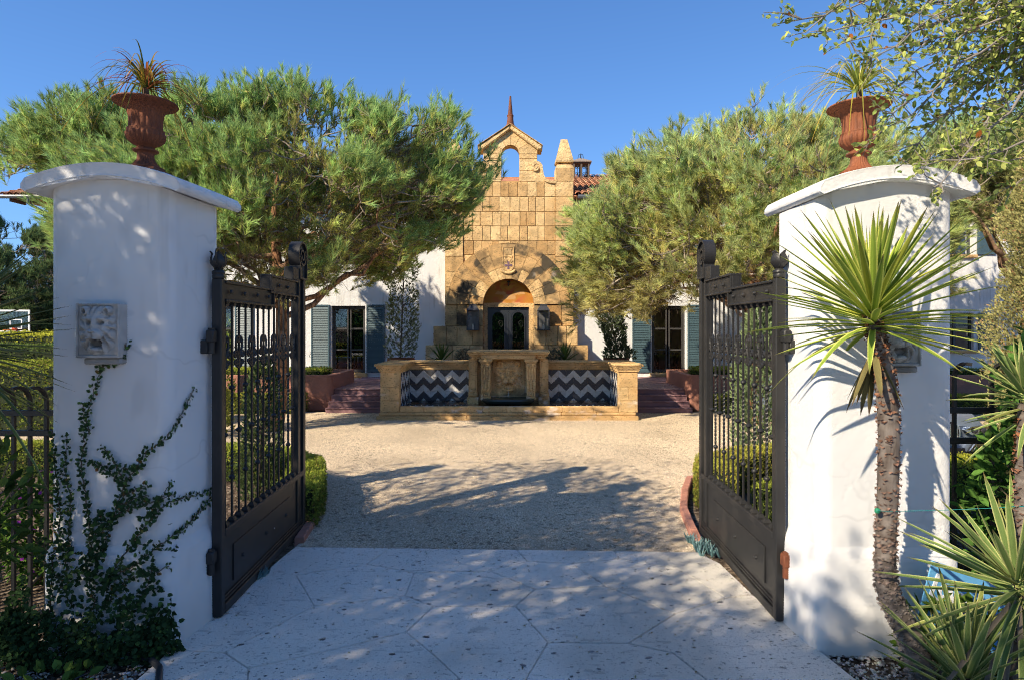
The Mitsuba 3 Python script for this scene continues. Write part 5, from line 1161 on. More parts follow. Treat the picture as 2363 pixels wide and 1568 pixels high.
# ------------------------------------------------------------------ foliage
def bez(a, c, b, n):
    t = np.linspace(0, 1, n)[:, None]; return (1 - t) ** 2 * np.asarray(a) + 2 * t * (1 - t) * np.asarray(c) + t ** 2 * np.asarray(b)
def pine(lab, root, fork, lobes, n_tip, seed, trunk_r=.17, n_limb=14, brush=9, nper=36, cols=None, inner=.35, L0=.165, W0=.0075, bare=60, bushy=.3):
    g = np.random.default_rng(seed); k = thing('pine_tree', lab, 'pine tree', None)
    root, fork = np.array(root, float), np.array(fork, float)
    lc = np.array([l[0] for l in lobes], float) - [0, 0, .22]; lr = np.array([l[1] for l in lobes], float); vol = np.prod(lr, 1) ** .66; ctr = (lc * vol[:, None]).sum(0) / vol.sum()
    def inside(p, s=1.0): return (np.sum(((p[:, None] - lc) / (lr * s)) ** 2, -1) < 1).any(1)
    def shell(n, lo, hi):
        out = []
        while len(out) < n:
            m = 4 * n; w = g.choice(len(lobes), m, p=vol / vol.sum()); d = unit(g.normal(size=(m, 3))); d[:, 2] = np.where(d[:, 2] < -.45, -.45 - .2 * (d[:, 2] + .45), d[:, 2])
            p = lc[w] + d * lr[w] * g.uniform(lo, hi, (m, 1)); ok = ~inside(p, lo * .93) & (p[:, 1] < root[1] + 5.4)
            p = p[ok]; out += list(p[:n - len(out)])
        return np.array(out)
    # trunk and limbs
    m = MB(); n = 14; tr = bez(root, (root * .5 + fork * .5) + g.uniform(-.2, .2, 3) * [1, 1, 0], fork, n); tube(m, tr, np.linspace(trunk_r * 1.15, trunk_r * .8, n), 12, (.15, 0))
    nodes = [tr[-4:]]
    top = ctr + [0, 0, .5 * lr[:, 2].max()]
    lead = bez(fork, fork * .5 + top * .5 + g.uniform(-.4, .4, 3), top, 12); tube(m, lead, np.linspace(trunk_r * .78, .03, 12), 9, (.1, 0)); nodes.append(lead)
    for i in range(n_limb):
        s = tr[-1 - g.integers(0, 3)] if i % 2 else lead[g.integers(0, 6)]
        w = i % len(lobes) if i < 2 * len(lobes) else g.choice(len(lobes)); a = i * 2.4 + g.uniform(-.4, .4); e = lc[w] + lr[w] * np.array([np.cos(a) * .72, np.sin(a) * .72, g.uniform(-.35, .55)])
        c = s * .45 + e * .55; c[2] = s[2] * .7 + e[2] * .3 - .1
        q = bez(s, c, e, 12); q[1:-1] += g.normal(scale=.06, size=(10, 3)); r0 = trunk_r * g.uniform(.3, .5); tube(m, q, np.linspace(r0, .02, 12), 7, (g.uniform(.1, .6), 0)); nodes.append(q)
    part(k, 'trunk', m, 'bark', True)
    nod = np.vstack(nodes); n_o = int(n_tip * (1 - inner)); cc_ = shell(max(20, n_o // 11), .84, 1.0); wch = np.arange(n_o) % len(cc_)
    out_t = cc_[wch] + g.normal(scale=1.0, size=(n_o, 3)) * [.24, .24, .19]; hi_ = g.random(n_o) < .12; out_t[hi_] += unit(out_t[hi_] - ctr) * g.uniform(.1, .32, (hi_.sum(), 1)); tips = np.vstack([out_t, shell(int(n_tip * inner), .5, .86)])
    outer = np.arange(len(tips)) < int(n_tip * (1 - inner))
    cost = cKDTree(nod); tm = MB(); mid = []
    order = np.argsort(-np.linalg.norm(tips - ctr, axis=1)); order = g.permutation(len(tips)); nn_ = nod.copy(); tree = cKDTree(nn_)
    new = []
    for j, i in enumerate(order):
        if j % 60 == 0 and new: nn_ = np.vstack([nn_, np.array(new)]); new = []; tree = cKDTree(nn_)
        t = tips[i]; dd, ii = tree.query(t * .75 + ctr * .25, k=6); s = nn_[ii[np.argmin(np.linalg.norm(nn_[ii] - t, axis=1))]]
        c = s * .5 + t * .5; c[2] -= .12 * np.linalg.norm(t - s); q = bez(s, c, t, 5); q[1:-1] += g.normal(scale=.03, size=(3, 3))
        new += [q[2], q[3]]
        gr = g.uniform(.6, 1.3); tube(tm, q, np.linspace(.022, .007, 5), 4, np.array([.33, .27, .22]) * gr, cap=False)
        mid.append((t, q[-1] - q[-2]))
    pos, dr_, col, ln = [], [], [], []
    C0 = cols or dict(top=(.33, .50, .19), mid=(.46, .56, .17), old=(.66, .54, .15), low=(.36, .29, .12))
    zt, zb = (lc[:, 2] + lr[:, 2]).max(), (lc[:, 2] - .5 * lr[:, 2]).min()
    for i, (t, ax) in enumerate(mid):
        out = unit(t - ctr); isout = order[i] < int(n_tip * (1 - inner)); hz_ = (t[2] - zb) / (zt - zb)
        nb = brush if isout else max(2, brush - 3); cl = g.random(); sz = g.uniform(.75, 1.4); tone_ = g.uniform(.7, 1.25)
        clus = unit(out * .75 + np.array([0, 0, .55 + .5 * hz_]) + g.normal(scale=.25, size=3))
        for b in range(nb):
            a = unit(clus + g.normal(scale=.34, size=3)); lb = g.uniform(.14, .34) * sz; b0 = t + g.normal(scale=.13, size=3); b1 = b0 + a * lb
            tube(tm, [t - a * .04, b0 + a * .02, b1], [.006, .005, .003], 3, np.array([.24, .19, .15]) * g.uniform(.6, 1.2), cap=False)
            m_ = nper if isout else int(nper * .7); f = g.uniform(0, 1, m_) ** .7
            pos.append(b0 + np.outer(f * lb, a)); rv = unit(np.cross(g.normal(size=(m_, 3)), a)); sp = g.uniform(.25, .85, (m_, 1)); dr_.append(a + rv * sp)
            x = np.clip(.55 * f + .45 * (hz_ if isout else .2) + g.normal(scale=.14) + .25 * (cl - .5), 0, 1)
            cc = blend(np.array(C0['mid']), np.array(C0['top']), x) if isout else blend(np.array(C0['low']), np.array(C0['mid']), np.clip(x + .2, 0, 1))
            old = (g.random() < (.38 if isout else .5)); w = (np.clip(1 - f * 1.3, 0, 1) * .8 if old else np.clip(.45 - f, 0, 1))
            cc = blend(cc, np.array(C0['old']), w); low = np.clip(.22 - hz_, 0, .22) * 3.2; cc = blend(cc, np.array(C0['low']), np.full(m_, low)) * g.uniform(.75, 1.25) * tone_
            col.append(cc * g.uniform(.8, 1.2, (m_, 1))); ln.append(g.uniform(.75, 1.2, m_) * L0 * (.5 + .5 * sz))
    for i in range(bare):   # bare twigs under the crown
        a = g.uniform(0, 6.28); w = g.choice(len(lobes)); p = lc[w] + lr[w] * np.array([np.cos(a) * g.uniform(.3, .8), np.sin(a) * g.uniform(.3, .8), -.42]); s = nn_[tree.query(p)[1]]
        q = bez(s, (s + p) / 2, p + g.normal(scale=.3, size=3) * [1, 1, .6], 6); q[1:] += g.normal(scale=.04, size=(5, 3)); tube(tm, q, np.linspace(.012, .003, 6), 4, np.array([.16, .12, .09]) * g.uniform(.6, 1.4), cap=False)
        for r in range(4):
            e = q[g.integers(2, 6)]; tube(tm, [e, e + g.normal(scale=.12, size=3), e + g.normal(scale=.2, size=3)], [.005, .004, .002], 3, (.15, .11, .08), cap=False)
    part(k, 'twigs', tm, 'matte', True, kind='stuff')
    nm = MB(); needles(nm, np.vstack(pos), np.vstack(dr_), np.concatenate(ln), W0, np.vstack(col)); part(k, 'crown', nm, 'needle', kind='stuff')
    return k
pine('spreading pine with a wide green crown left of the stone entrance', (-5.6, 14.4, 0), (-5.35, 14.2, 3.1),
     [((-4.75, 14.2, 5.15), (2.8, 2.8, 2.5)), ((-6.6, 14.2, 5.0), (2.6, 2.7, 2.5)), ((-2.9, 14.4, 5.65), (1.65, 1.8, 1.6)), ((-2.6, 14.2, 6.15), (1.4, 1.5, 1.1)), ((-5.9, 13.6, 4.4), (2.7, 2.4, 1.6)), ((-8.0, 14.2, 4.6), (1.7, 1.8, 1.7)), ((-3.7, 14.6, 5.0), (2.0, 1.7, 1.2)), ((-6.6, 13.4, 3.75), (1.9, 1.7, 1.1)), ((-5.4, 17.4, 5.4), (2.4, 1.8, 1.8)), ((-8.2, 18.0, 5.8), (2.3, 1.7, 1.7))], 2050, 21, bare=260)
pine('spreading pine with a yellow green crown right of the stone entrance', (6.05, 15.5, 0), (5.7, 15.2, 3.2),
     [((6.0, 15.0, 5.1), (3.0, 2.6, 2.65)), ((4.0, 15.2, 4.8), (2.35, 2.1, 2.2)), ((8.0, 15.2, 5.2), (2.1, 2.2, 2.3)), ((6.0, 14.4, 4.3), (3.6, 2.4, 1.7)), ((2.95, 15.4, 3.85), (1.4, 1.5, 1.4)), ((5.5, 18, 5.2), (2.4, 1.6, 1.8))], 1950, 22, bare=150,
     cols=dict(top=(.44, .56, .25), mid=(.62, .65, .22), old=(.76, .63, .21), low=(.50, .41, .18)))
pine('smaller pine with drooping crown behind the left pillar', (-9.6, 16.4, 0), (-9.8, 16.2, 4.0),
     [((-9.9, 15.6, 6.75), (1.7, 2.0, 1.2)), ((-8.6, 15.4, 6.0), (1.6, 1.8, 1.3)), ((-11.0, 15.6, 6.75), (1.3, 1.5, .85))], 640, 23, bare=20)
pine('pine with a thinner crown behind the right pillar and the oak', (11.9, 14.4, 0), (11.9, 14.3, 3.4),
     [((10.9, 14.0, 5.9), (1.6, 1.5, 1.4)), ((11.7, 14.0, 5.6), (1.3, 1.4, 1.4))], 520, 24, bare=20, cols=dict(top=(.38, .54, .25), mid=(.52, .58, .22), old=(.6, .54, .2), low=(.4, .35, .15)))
for i, (x, y, h, w) in enumerate(((-32, 38, 9.9, 4.6), (-26.5, 40, 10.2, 4.2), (-37, 37, 10.0, 4.4), (-29, 35, 6.6, 3.6))):
    pine(['dark pine second from the left in the far row behind the left fence', 'dark pine at the right end of the far row behind the left fence', 'dark pine at the left end of the far row behind the left fence', 'low bushy pine in front of the far row behind the left fence'][i], (x, y, 0), (x, y, 1.5),
         [((x, y, h * .55), (w, w * .8, h * .45)), ((x + .6, y, h * .3), (w * .9, w * .7, h * .28)), ((x - 1, y, h * .42), (w * .9, w * .7, h * .4))], 1000, 40 + i, n_limb=8, brush=6, nper=20, L0=.28, W0=.022, bare=0, cols=dict(top=(.12, .19, .08), mid=(.15, .20, .075), old=(.2, .19, .08), low=(.08, .09, .04)))

# street trees outside the frame on the left: they shade the driveway and the left pillar
def street_tree(lab, x, y, h, r, seed, n=3600, L=.10):
    g = np.random.default_rng(seed); k = thing('street_tree', lab, 'tree'); m = MB()
    tube(m, bez((x, y, 0), (x + .2, y, h * .3), (x, y, h * .72), 8), np.linspace(.2, .07, 8), 10, (.7, 0)); cl = []
    for i in range(26):
        d = unit(g.normal(size=3)); d[2] = abs(d[2]) * .8 - .25; e = np.array([x, y, h * .68]) + d * np.array([r, r, r * .62]) * g.uniform(.6, 1); tube(m, bez((x, y, h * g.uniform(.3, .6)), (x + e[0]) / 2 * np.array([1, 0, 0]) + np.array([0, (y + e[1]) / 2, h * .6]), e, 6), np.linspace(.06, .015, 6), 6, (.7, 0)); cl.append(e)
    part(k, 'trunk', m, 'bark', True); m = MB(); cl = np.array(cl); w = g.integers(0, len(cl), n); p = cl[w] + g.normal(scale=.42, size=(n, 3)) * [1, 1, .7]
    leaves(m, p, g.normal(size=(n, 3)), g.normal(size=(n, 3)), g.uniform(.7, 1.2, n) * L, g.uniform(.4, .6, n) * L, vary((.14, .19, .07), n)); part(k, 'crown', m, 'leaf', kind='stuff')
street_tree('leafy street tree outside the gate, nearest of the row', -7.2, -.6, 8.0, 3.0, 61, 19000, .13)
street_tree('leafy street tree outside the gate, second of the row', -6.9, 2.6, 8.4, 2.6, 62, 6000, .13)
street_tree('leafy street tree outside the gate, far end of the row', -6.0, -4.2, 8.8, 3.2, 63, 24000, .13)

# clipped hedges: a dark core under a skin of small leaves
def hedge(lab, poly, z0, z1, dens, L, cols, seed, top_extra=1.4, name='hedge', cat='hedge', lumps=.03, group=None):
    g = np.random.default_rng(seed); k = thing(name, lab, cat, group); h = z1 - z0
    core = poly.buffer(-.05); m = MB(); extrude(m, core, FZ, z0, z1 - .05, (.018, .026, .010)); part(k, 'branches', m, 'matte')
    m = MB(); ext = poly.exterior; n1 = int(ext.length * h * dens); s = g.uniform(0, ext.length, n1); P0 = np.array([ext.interpolate(v).coords[0] for v in s]); P1 = np.array([ext.interpolate((v + .02) % ext.length).coords[0] for v in s]); t = unit(P1 - P0)
    cw = 1 if ext.is_ccw else -1; nrm = np.c_[t[:, 1] * cw, -t[:, 0] * cw, np.zeros(n1)]; z = z0 + h * g.uniform(0, 1, n1)
    p = np.c_[P0, z]; lump = (meshkit.fbm(p * 4) - .5) * 2 * lumps; p = p + nrm * (lump + g.uniform(-.05, .015, n1))[:, None]; p[:, 2] -= 0
    # top
    mnx, mny, mxx, mxy = poly.bounds; n2 = int(poly.area * dens * top_extra); q = []
    from shapely import contains_xy
    while len(q) < n2:
        c = np.c_[g.uniform(mnx, mxx, 4 * n2 + 50), g.uniform(mny, mxy, 4 * n2 + 50)]; c = c[contains_xy(poly, c[:, 0], c[:, 1])]; q += list(c[:n2 - len(q)])
    q = np.array(q); pt = np.c_[q, z1 + (meshkit.fbm(np.c_[q * 4, q[:, :1] * 0]) - .5) * 2 * lumps + g.uniform(-.04, .025, n2)]
    pos = np.vstack([p, pt]); nr = np.vstack([nrm + [0, 0, .35], np.tile([0, 0, 1.], (n2, 1))]) + g.normal(scale=.55, size=(n1 + n2, 3))
    d = unit(np.vstack([nrm * .5 + [0, 0, .7], np.tile([0, 0, .9], (n2, 1))]) + g.normal(scale=.65, size=(n1 + n2, 3)))
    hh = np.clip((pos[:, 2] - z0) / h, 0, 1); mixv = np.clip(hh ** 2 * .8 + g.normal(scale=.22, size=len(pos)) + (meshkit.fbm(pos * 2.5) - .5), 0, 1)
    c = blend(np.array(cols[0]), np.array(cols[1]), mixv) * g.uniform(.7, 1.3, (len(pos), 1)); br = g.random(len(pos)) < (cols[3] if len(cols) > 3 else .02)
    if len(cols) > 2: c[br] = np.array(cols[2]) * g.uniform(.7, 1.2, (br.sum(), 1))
    leaves(m, pos, d, nr, g.uniform(.75, 1.25, len(pos)) * L, g.uniform(.5, .7, len(pos)) * L, c, fold=.15); part(k, 'leaves', m, 'leaf', kind='stuff')
    return k
BOX = [(.11, .16, .035), (.40, .45, .07), (.36, .24, .08), .03]
def band(pts, w): return LineString(pts).buffer(w, 6, cap_style=2, join_style=1)
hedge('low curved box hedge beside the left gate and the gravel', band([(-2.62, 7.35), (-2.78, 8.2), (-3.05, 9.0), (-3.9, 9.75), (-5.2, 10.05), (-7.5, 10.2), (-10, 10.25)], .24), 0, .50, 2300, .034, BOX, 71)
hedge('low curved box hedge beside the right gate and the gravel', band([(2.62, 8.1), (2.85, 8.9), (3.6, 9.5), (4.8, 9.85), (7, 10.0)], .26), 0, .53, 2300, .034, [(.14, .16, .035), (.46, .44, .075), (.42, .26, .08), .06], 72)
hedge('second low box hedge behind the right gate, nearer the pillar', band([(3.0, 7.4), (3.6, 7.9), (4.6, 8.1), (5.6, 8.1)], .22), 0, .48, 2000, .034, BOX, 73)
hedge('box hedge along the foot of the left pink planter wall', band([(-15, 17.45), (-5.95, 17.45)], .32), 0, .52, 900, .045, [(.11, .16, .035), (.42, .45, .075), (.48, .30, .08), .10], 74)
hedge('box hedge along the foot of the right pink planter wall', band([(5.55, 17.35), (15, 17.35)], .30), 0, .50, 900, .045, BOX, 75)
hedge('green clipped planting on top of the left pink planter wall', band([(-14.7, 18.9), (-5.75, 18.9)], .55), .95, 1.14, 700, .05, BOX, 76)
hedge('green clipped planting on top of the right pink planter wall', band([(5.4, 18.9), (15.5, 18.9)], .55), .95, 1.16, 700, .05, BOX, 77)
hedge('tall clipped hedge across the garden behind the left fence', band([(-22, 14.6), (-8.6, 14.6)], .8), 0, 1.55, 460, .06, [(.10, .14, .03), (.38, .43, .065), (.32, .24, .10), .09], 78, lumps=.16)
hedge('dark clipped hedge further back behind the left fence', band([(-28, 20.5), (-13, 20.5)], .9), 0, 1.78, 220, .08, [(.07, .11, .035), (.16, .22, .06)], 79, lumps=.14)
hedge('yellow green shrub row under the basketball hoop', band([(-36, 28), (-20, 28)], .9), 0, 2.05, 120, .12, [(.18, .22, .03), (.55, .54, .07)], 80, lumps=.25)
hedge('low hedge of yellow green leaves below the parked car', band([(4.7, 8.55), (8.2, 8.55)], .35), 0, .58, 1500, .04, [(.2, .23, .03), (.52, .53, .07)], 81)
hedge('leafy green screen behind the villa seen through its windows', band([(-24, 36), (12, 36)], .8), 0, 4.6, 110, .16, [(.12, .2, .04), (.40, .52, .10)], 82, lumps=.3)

# columnar conifers: sprays of scale leaves round a thin stem
def conifer(lab, x, y, z0, z1, prof, n, cols, seed, L=.11, lean=(0, 0), name='conifer', pot=None, gap=.0, stem=.03):
    g = np.random.default_rng(seed); k = thing(name, lab, 'conifer'); t = g.uniform(0, 1, n); r = np.interp(t, prof[0], prof[1]); a = g.uniform(0, 2 * np.pi, n)
    lump = meshkit.fbm(np.c_[np.cos(a) * 1.6 + 5, np.sin(a) * 1.6, t * (z1 - z0) * 1.9]); keep = lump > gap; t, r, a, lump = t[keep], r[keep], a[keep], lump[keep]; n = len(t)
    rad = r * (.35 + .65 * g.uniform(0, 1, n) ** .5) * (.55 + .9 * lump); ax = lambda t: np.c_[x + lean[0] * t, y + lean[1] * t, z0 + (z1 - z0) * t]
    p = ax(t) + np.c_[rad * np.cos(a), rad * np.sin(a), g.normal(scale=.04, size=n)]
    d = np.c_[np.cos(a), np.sin(a), g.uniform(.5, 1.8, n)] + g.normal(scale=.35, size=(n, 3)); m = MB()
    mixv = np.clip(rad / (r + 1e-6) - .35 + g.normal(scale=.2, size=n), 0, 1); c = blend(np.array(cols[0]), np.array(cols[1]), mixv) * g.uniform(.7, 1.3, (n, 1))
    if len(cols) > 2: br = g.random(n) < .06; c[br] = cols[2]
    nr = g.normal(size=(n, 3)); leaves(m, p, d, nr, g.uniform(.7, 1.3, n) * L, g.uniform(.28, .45, n) * L, c, fold=.1)
    d2 = d + g.normal(scale=.6, size=(n, 3)); leaves(m, p, d2, g.normal(size=(n, 3)), g.uniform(.5, 1.0, n) * L, g.uniform(.25, .4, n) * L, c * .9, fold=.1)
    part(k, 'foliage', m, 'leaf', kind='stuff'); m = MB(); q = ax(np.linspace(-.04, .9, 8)); tube(m, q, np.linspace(stem, .008, 8), 7, (.12, .09, .07))
    for i in range(40):
        tt = g.uniform(.03, .9); aa = g.uniform(0, 6.28); b = ax(np.array([tt]))[0]; rr = np.interp(tt, *prof); tube(m, [b, b + np.array([np.cos(aa) * rr * .5, np.sin(aa) * rr * .5, .16]), b + np.array([np.cos(aa) * rr * .8, np.sin(aa) * rr * .8, .34])], [.012, .008, .004], 4, (.13, .10, .08))
    part(k, 'stem', m, 'matte', True)
    return k
JUN = [(.08, .10, .045), (.27, .30, .13)]
def pot(lab, x, y, z, r, h):
    k = thing('plant_pot', lab, 'pot'); m = MB(); lathe(m, [(0, 0), (r * .7, 0), (r * .98, h * .75), (r * .96, h * .86), (r * 1.06, h * .87), (r * 1.06, h), (r * .92, h), (r * .9, h * .9)], (x, y, z), 28, (.75, 0)); part(k, 'bowl', m, 'rust', 40); m = MB(); lathe(m, [(0, h * .92), (r * .91, h * .9)], (x, y, z), 24); part(k, 'soil', m, 'soil')
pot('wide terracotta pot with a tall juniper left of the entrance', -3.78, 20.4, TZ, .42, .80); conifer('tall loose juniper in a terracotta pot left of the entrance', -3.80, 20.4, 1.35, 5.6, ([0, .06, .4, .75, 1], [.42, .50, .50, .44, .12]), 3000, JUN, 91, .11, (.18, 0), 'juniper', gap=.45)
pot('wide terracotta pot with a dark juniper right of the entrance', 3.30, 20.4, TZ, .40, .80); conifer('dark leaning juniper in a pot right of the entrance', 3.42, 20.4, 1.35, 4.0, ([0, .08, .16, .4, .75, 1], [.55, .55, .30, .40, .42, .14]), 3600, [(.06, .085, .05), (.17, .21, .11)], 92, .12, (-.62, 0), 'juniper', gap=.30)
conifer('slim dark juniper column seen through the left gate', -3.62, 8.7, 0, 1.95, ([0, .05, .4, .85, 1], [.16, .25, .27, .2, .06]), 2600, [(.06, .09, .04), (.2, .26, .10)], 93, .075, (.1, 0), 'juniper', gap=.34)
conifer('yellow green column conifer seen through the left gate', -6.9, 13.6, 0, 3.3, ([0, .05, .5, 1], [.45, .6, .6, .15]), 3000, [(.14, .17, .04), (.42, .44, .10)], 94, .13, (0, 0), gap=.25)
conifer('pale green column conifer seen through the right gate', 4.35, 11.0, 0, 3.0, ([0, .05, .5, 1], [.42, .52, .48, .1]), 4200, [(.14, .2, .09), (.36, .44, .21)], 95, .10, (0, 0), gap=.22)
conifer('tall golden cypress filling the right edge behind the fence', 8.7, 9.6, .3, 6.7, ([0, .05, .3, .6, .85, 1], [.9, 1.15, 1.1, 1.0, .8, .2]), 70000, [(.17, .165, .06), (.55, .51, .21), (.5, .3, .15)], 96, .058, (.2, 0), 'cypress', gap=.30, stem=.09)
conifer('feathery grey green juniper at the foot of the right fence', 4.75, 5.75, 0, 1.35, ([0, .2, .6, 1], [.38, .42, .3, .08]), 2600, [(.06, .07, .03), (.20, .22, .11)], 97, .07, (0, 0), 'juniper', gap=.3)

# ------------------------------------------------------------------ yuccas
YG, YE = (.23, .32, .05), (.78, .76, .20)
def rosette(m, c, n, L, W, lo, hi, seed, axis=(0, 0, 1), cm=YG, ce=YE, hang=0, sel=None, tip=(.16, .11, .05)):
    g = np.random.default_rng(seed); ax = unit(np.array(axis, float)); u = unit(np.cross(ax, [0.31, 1, .1])); v = np.cross(ax, u)
    for i in range(n):
        f = (i + .5) / n; a = i * 2.39996 + g.uniform(-.25, .25); el = lo + (hi - lo) * (f ** 1.05) + g.normal(scale=.05)
        d = (np.cos(a) * u + np.sin(a) * v) * np.cos(el) + ax * np.sin(el)
        if sel is not None and not sel(d): continue
        l = L * g.uniform(.78, 1.08) * (1 - .32 * max(0, f - .75) / .25); base = np.asarray(c) + ax * (.26 * f - .12) + (np.cos(a) * u + np.sin(a) * v) * .03
        sh = g.uniform(.75, 1.2); yl = g.random() < .12
        cmm = np.array(cm) * sh * ([1.5, 1.15, 1] if yl else [1, 1, 1]); blade(m, base, d, ax if abs(d @ ax) < .95 else u, l, W * g.uniform(.8, 1.15), (.10 if el < .2 else .03) * g.uniform(.3, 1.6) * (5 if g.random() < .14 else 1), cmm, np.array(ce) * sh, 6, np.array(tip), fold=.45)
    for i in range(hang):
        a = g.uniform(0, 6.28); d = unit((np.cos(a) * u + np.sin(a) * v) * .45 - ax * .9); blade(m, np.asarray(c) - ax * .12, d, (np.cos(a) * u + np.sin(a) * v), L * g.uniform(.5, .8), W * 1.1, .05, np.array([.16, .14, .06]) * g.uniform(.6, 1.3), np.array([.26, .20, .09]), 5, np.array([.12, .07, .06]))
def ytrunk(k, pts, rad, seed, flakes=900):
    g = np.random.default_rng(seed); q = CubicSpline(np.arange(len(pts)), np.array(pts))(np.linspace(0, len(pts) - 1, 90)); m = MB()
    ns = 22; t = unit(np.gradient(q, axis=0)); r = np.interp(np.linspace(0, 1, 90), np.linspace(0, 1, len(rad)), rad)
    rings = []; cols = []
    for i in range(90):
        A = unit(np.cross(t[i], [0, 1., .2])); B = np.cross(t[i], A); th = np.arange(ns) * 2 * np.pi / ns; rr = r[i] * (1 + .07 * (meshkit.noise(np.c_[np.cos(th) * 2, np.sin(th) * 2, np.full(ns, i * .9)], seed) - .5) + .05 * ((i * 1.0) % 2))
        rings.append(q[i] + rr[:, None] * (np.cos(th)[:, None] * A + np.sin(th)[:, None] * B)); cols.append(blend(np.array([.07, .052, .042]), np.array([.22, .19, .17]), meshkit.noise(np.c_[th * 2.2, np.full(ns, i * .8), th * 0], seed + 3)))
    v = np.vstack(rings); i, j = np.meshgrid(np.arange(89), np.arange(ns), indexing='ij'); m.add(v, np.stack([i * ns + j, i * ns + (j + 1) % ns, (i + 1) * ns + (j + 1) % ns, (i + 1) * ns + j], -1).reshape(-1, 4), np.vstack(cols)); part(k, 'trunk', m, 'matte')
    m = MB(); w = g.uniform(0, 88, flakes); ii = w.astype(int); a = g.uniform(0, 6.28, flakes); A = unit(np.cross(t[ii], [0, 1., .2])); B = np.cross(t[ii], A); o = np.cos(a)[:, None] * A + np.sin(a)[:, None] * B; fr = (w - ii)[:, None]
    p = q[ii] * (1 - fr) + q[np.minimum(ii + 1, 89)] * fr + o * (r[ii] * .97)[:, None]
    side = np.cross(t[ii], o); hh = np.linspace(0, 1, 90)[ii]; base = blend(np.array([.17, .145, .13]), np.array([.17, .07, .035]), np.clip((hh - .25) * 1.6, 0, 1))
    leaves(m, p - t[ii] * .004, o * .55 - t[ii] * g.uniform(-.5, .9, (flakes, 1)) + side * g.normal(scale=.4, size=(flakes, 1)), t[ii], g.uniform(.012, .030, flakes), g.uniform(.02, .045, flakes), base * g.uniform(.5, 1.5, (flakes, 1))); part(k, 'leaf_scars', m, 'matte', kind='stuff')
k = thing('yucca', 'tall yucca with one slender trunk and a big spiky crown before the right pillar', 'yucca')
yp = [P(u, v, Y) for u, v, Y in ((2140, 1600, 4.05), (2122, 1545, 4.05), (2096, 1462, 4.06), (2059, 1392, 4.08), (2043, 1330, 4.10), (2043, 1250, 4.10), (2047, 1150, 4.09), (2050, 1000, 4.06), (2040, 870, 4.03), (2022, 775, 4.0), (2014, 715, 4.0))]
yp = [np.array([yp[0][0] + .03, 4.05, -.02])] + yp[1:]
ytrunk(k, yp, [.09, .078, .072, .067, .062, .060, .062, .062, .058, .054, .045], 5, 1900)
m = MB(); rosette(m, P(2014, 725, 4.0), 140, .76, .043, -.2, 1.45, 12, hang=0); part(k, 'leaves', m, 'glossleaf', 30, kind='stuff')
m = MB(); rosette(m, P(2016, 765, 4.0), 0, .6, .042, -.5, 0, 13, hang=9); part(k, 'hanging_leaf', m, 'glossleaf', 30, label='drooping old leaves with brown tips', kind='stuff')
k = thing('yucca', 'two-headed variegated yucca at the right edge with a grey trunk', 'yucca')
ytrunk(k, [np.array([3.05, 3.75, 0]), P(2364, 1380, 3.75), P(2368, 1150, 3.75), P(2372, 930, 3.75)], [.075, .06, .058, .05], 6, 900)
VG, VE = (.15, .22, .07), (.58, .57, .24)
m = MB(); rosette(m, P(2366, 925, 3.75), 54, .40, .038, -.35, 1.3, 14, cm=VG, ce=VE, axis=(-.25, -.1, 1)); rosette(m, P(2352, 1365, 3.65), 60, .72, .042, -.45, 1.25, 15, cm=VG, ce=VE, axis=(-.45, -.2, 1)); part(k, 'leaves', m, 'glossleaf', 30, kind='stuff')
m = MB(); g = np.random.default_rng(3)
for (u, v, du, dv) in ((2340, 1400, -40, 300), (2350, 1395, 10, 280), (2330, 1390, -190, 230), (2345, 1385, -110, 280)):
    a, b = P(u, v, 3.6), P(u + du, v + dv, 3.45); blade(m, a, b - a, (0, -1, 0), np.linalg.norm(b - a), .04, .02, (.15, .13, .11), (.22, .19, .13), 6, (.12, .08, .07))
part(k, 'old_leaf', m, 'glossleaf', 30, kind='stuff', label='drooping grey old leaves')
k = thing('yucca', 'small variegated yucca rosette at the right front beside the leaning trunk', 'yucca'); m = MB(); rosette(m, P(2178, 1545, 4.0) + [0, 0, .0], 34, .34, .036, .05, 1.4, 16, cm=VG, ce=VE); part(k, 'leaves', m, 'glossleaf', 30, kind='stuff'); m = MB(); tube(m, [P(2185, 1490, 4.0), np.array([P(2185, 1490, 4.0)[0], 4.0, 0])], .05, 8, (.15, .12, .1)); part(k, 'trunk', m, 'matte', True)
k = thing('yucca', 'low yucca rosette nearest the camera at the right front', 'yucca'); m = MB(); c0 = P(2230, 1570, 3.6); rosette(m, c0, 56, .58, .045, .1, 1.45, 17, cm=VG, ce=VE); part(k, 'leaves', m, 'glossleaf', 30, kind='stuff'); m = MB(); tube(m, [c0, [c0[0], c0[1], 0]], .045, 8, (.15, .12, .1)); part(k, 'trunk', m, 'matte', True)
k = thing('yucca', 'yucca reaching in from the left edge with long narrow leaves', 'yucca'); m = MB(); c0 = P(-165, 790, 3.9); rosette(m, c0, 170, .76, .046, -.6, 1.3, 18, cm=(.11, .15, .05), ce=(.34, .33, .17), tip=(.12, .06, .04)); part(k, 'leaves', m, 'glossleaf', 30, kind='stuff'); ytrunk(k, [np.array([c0[0] - .1, 3.9, 0]), c0 * [1, 1, .4], c0 * [1, 1, .75], c0], [.09, .07, .06, .05], 9, 500)
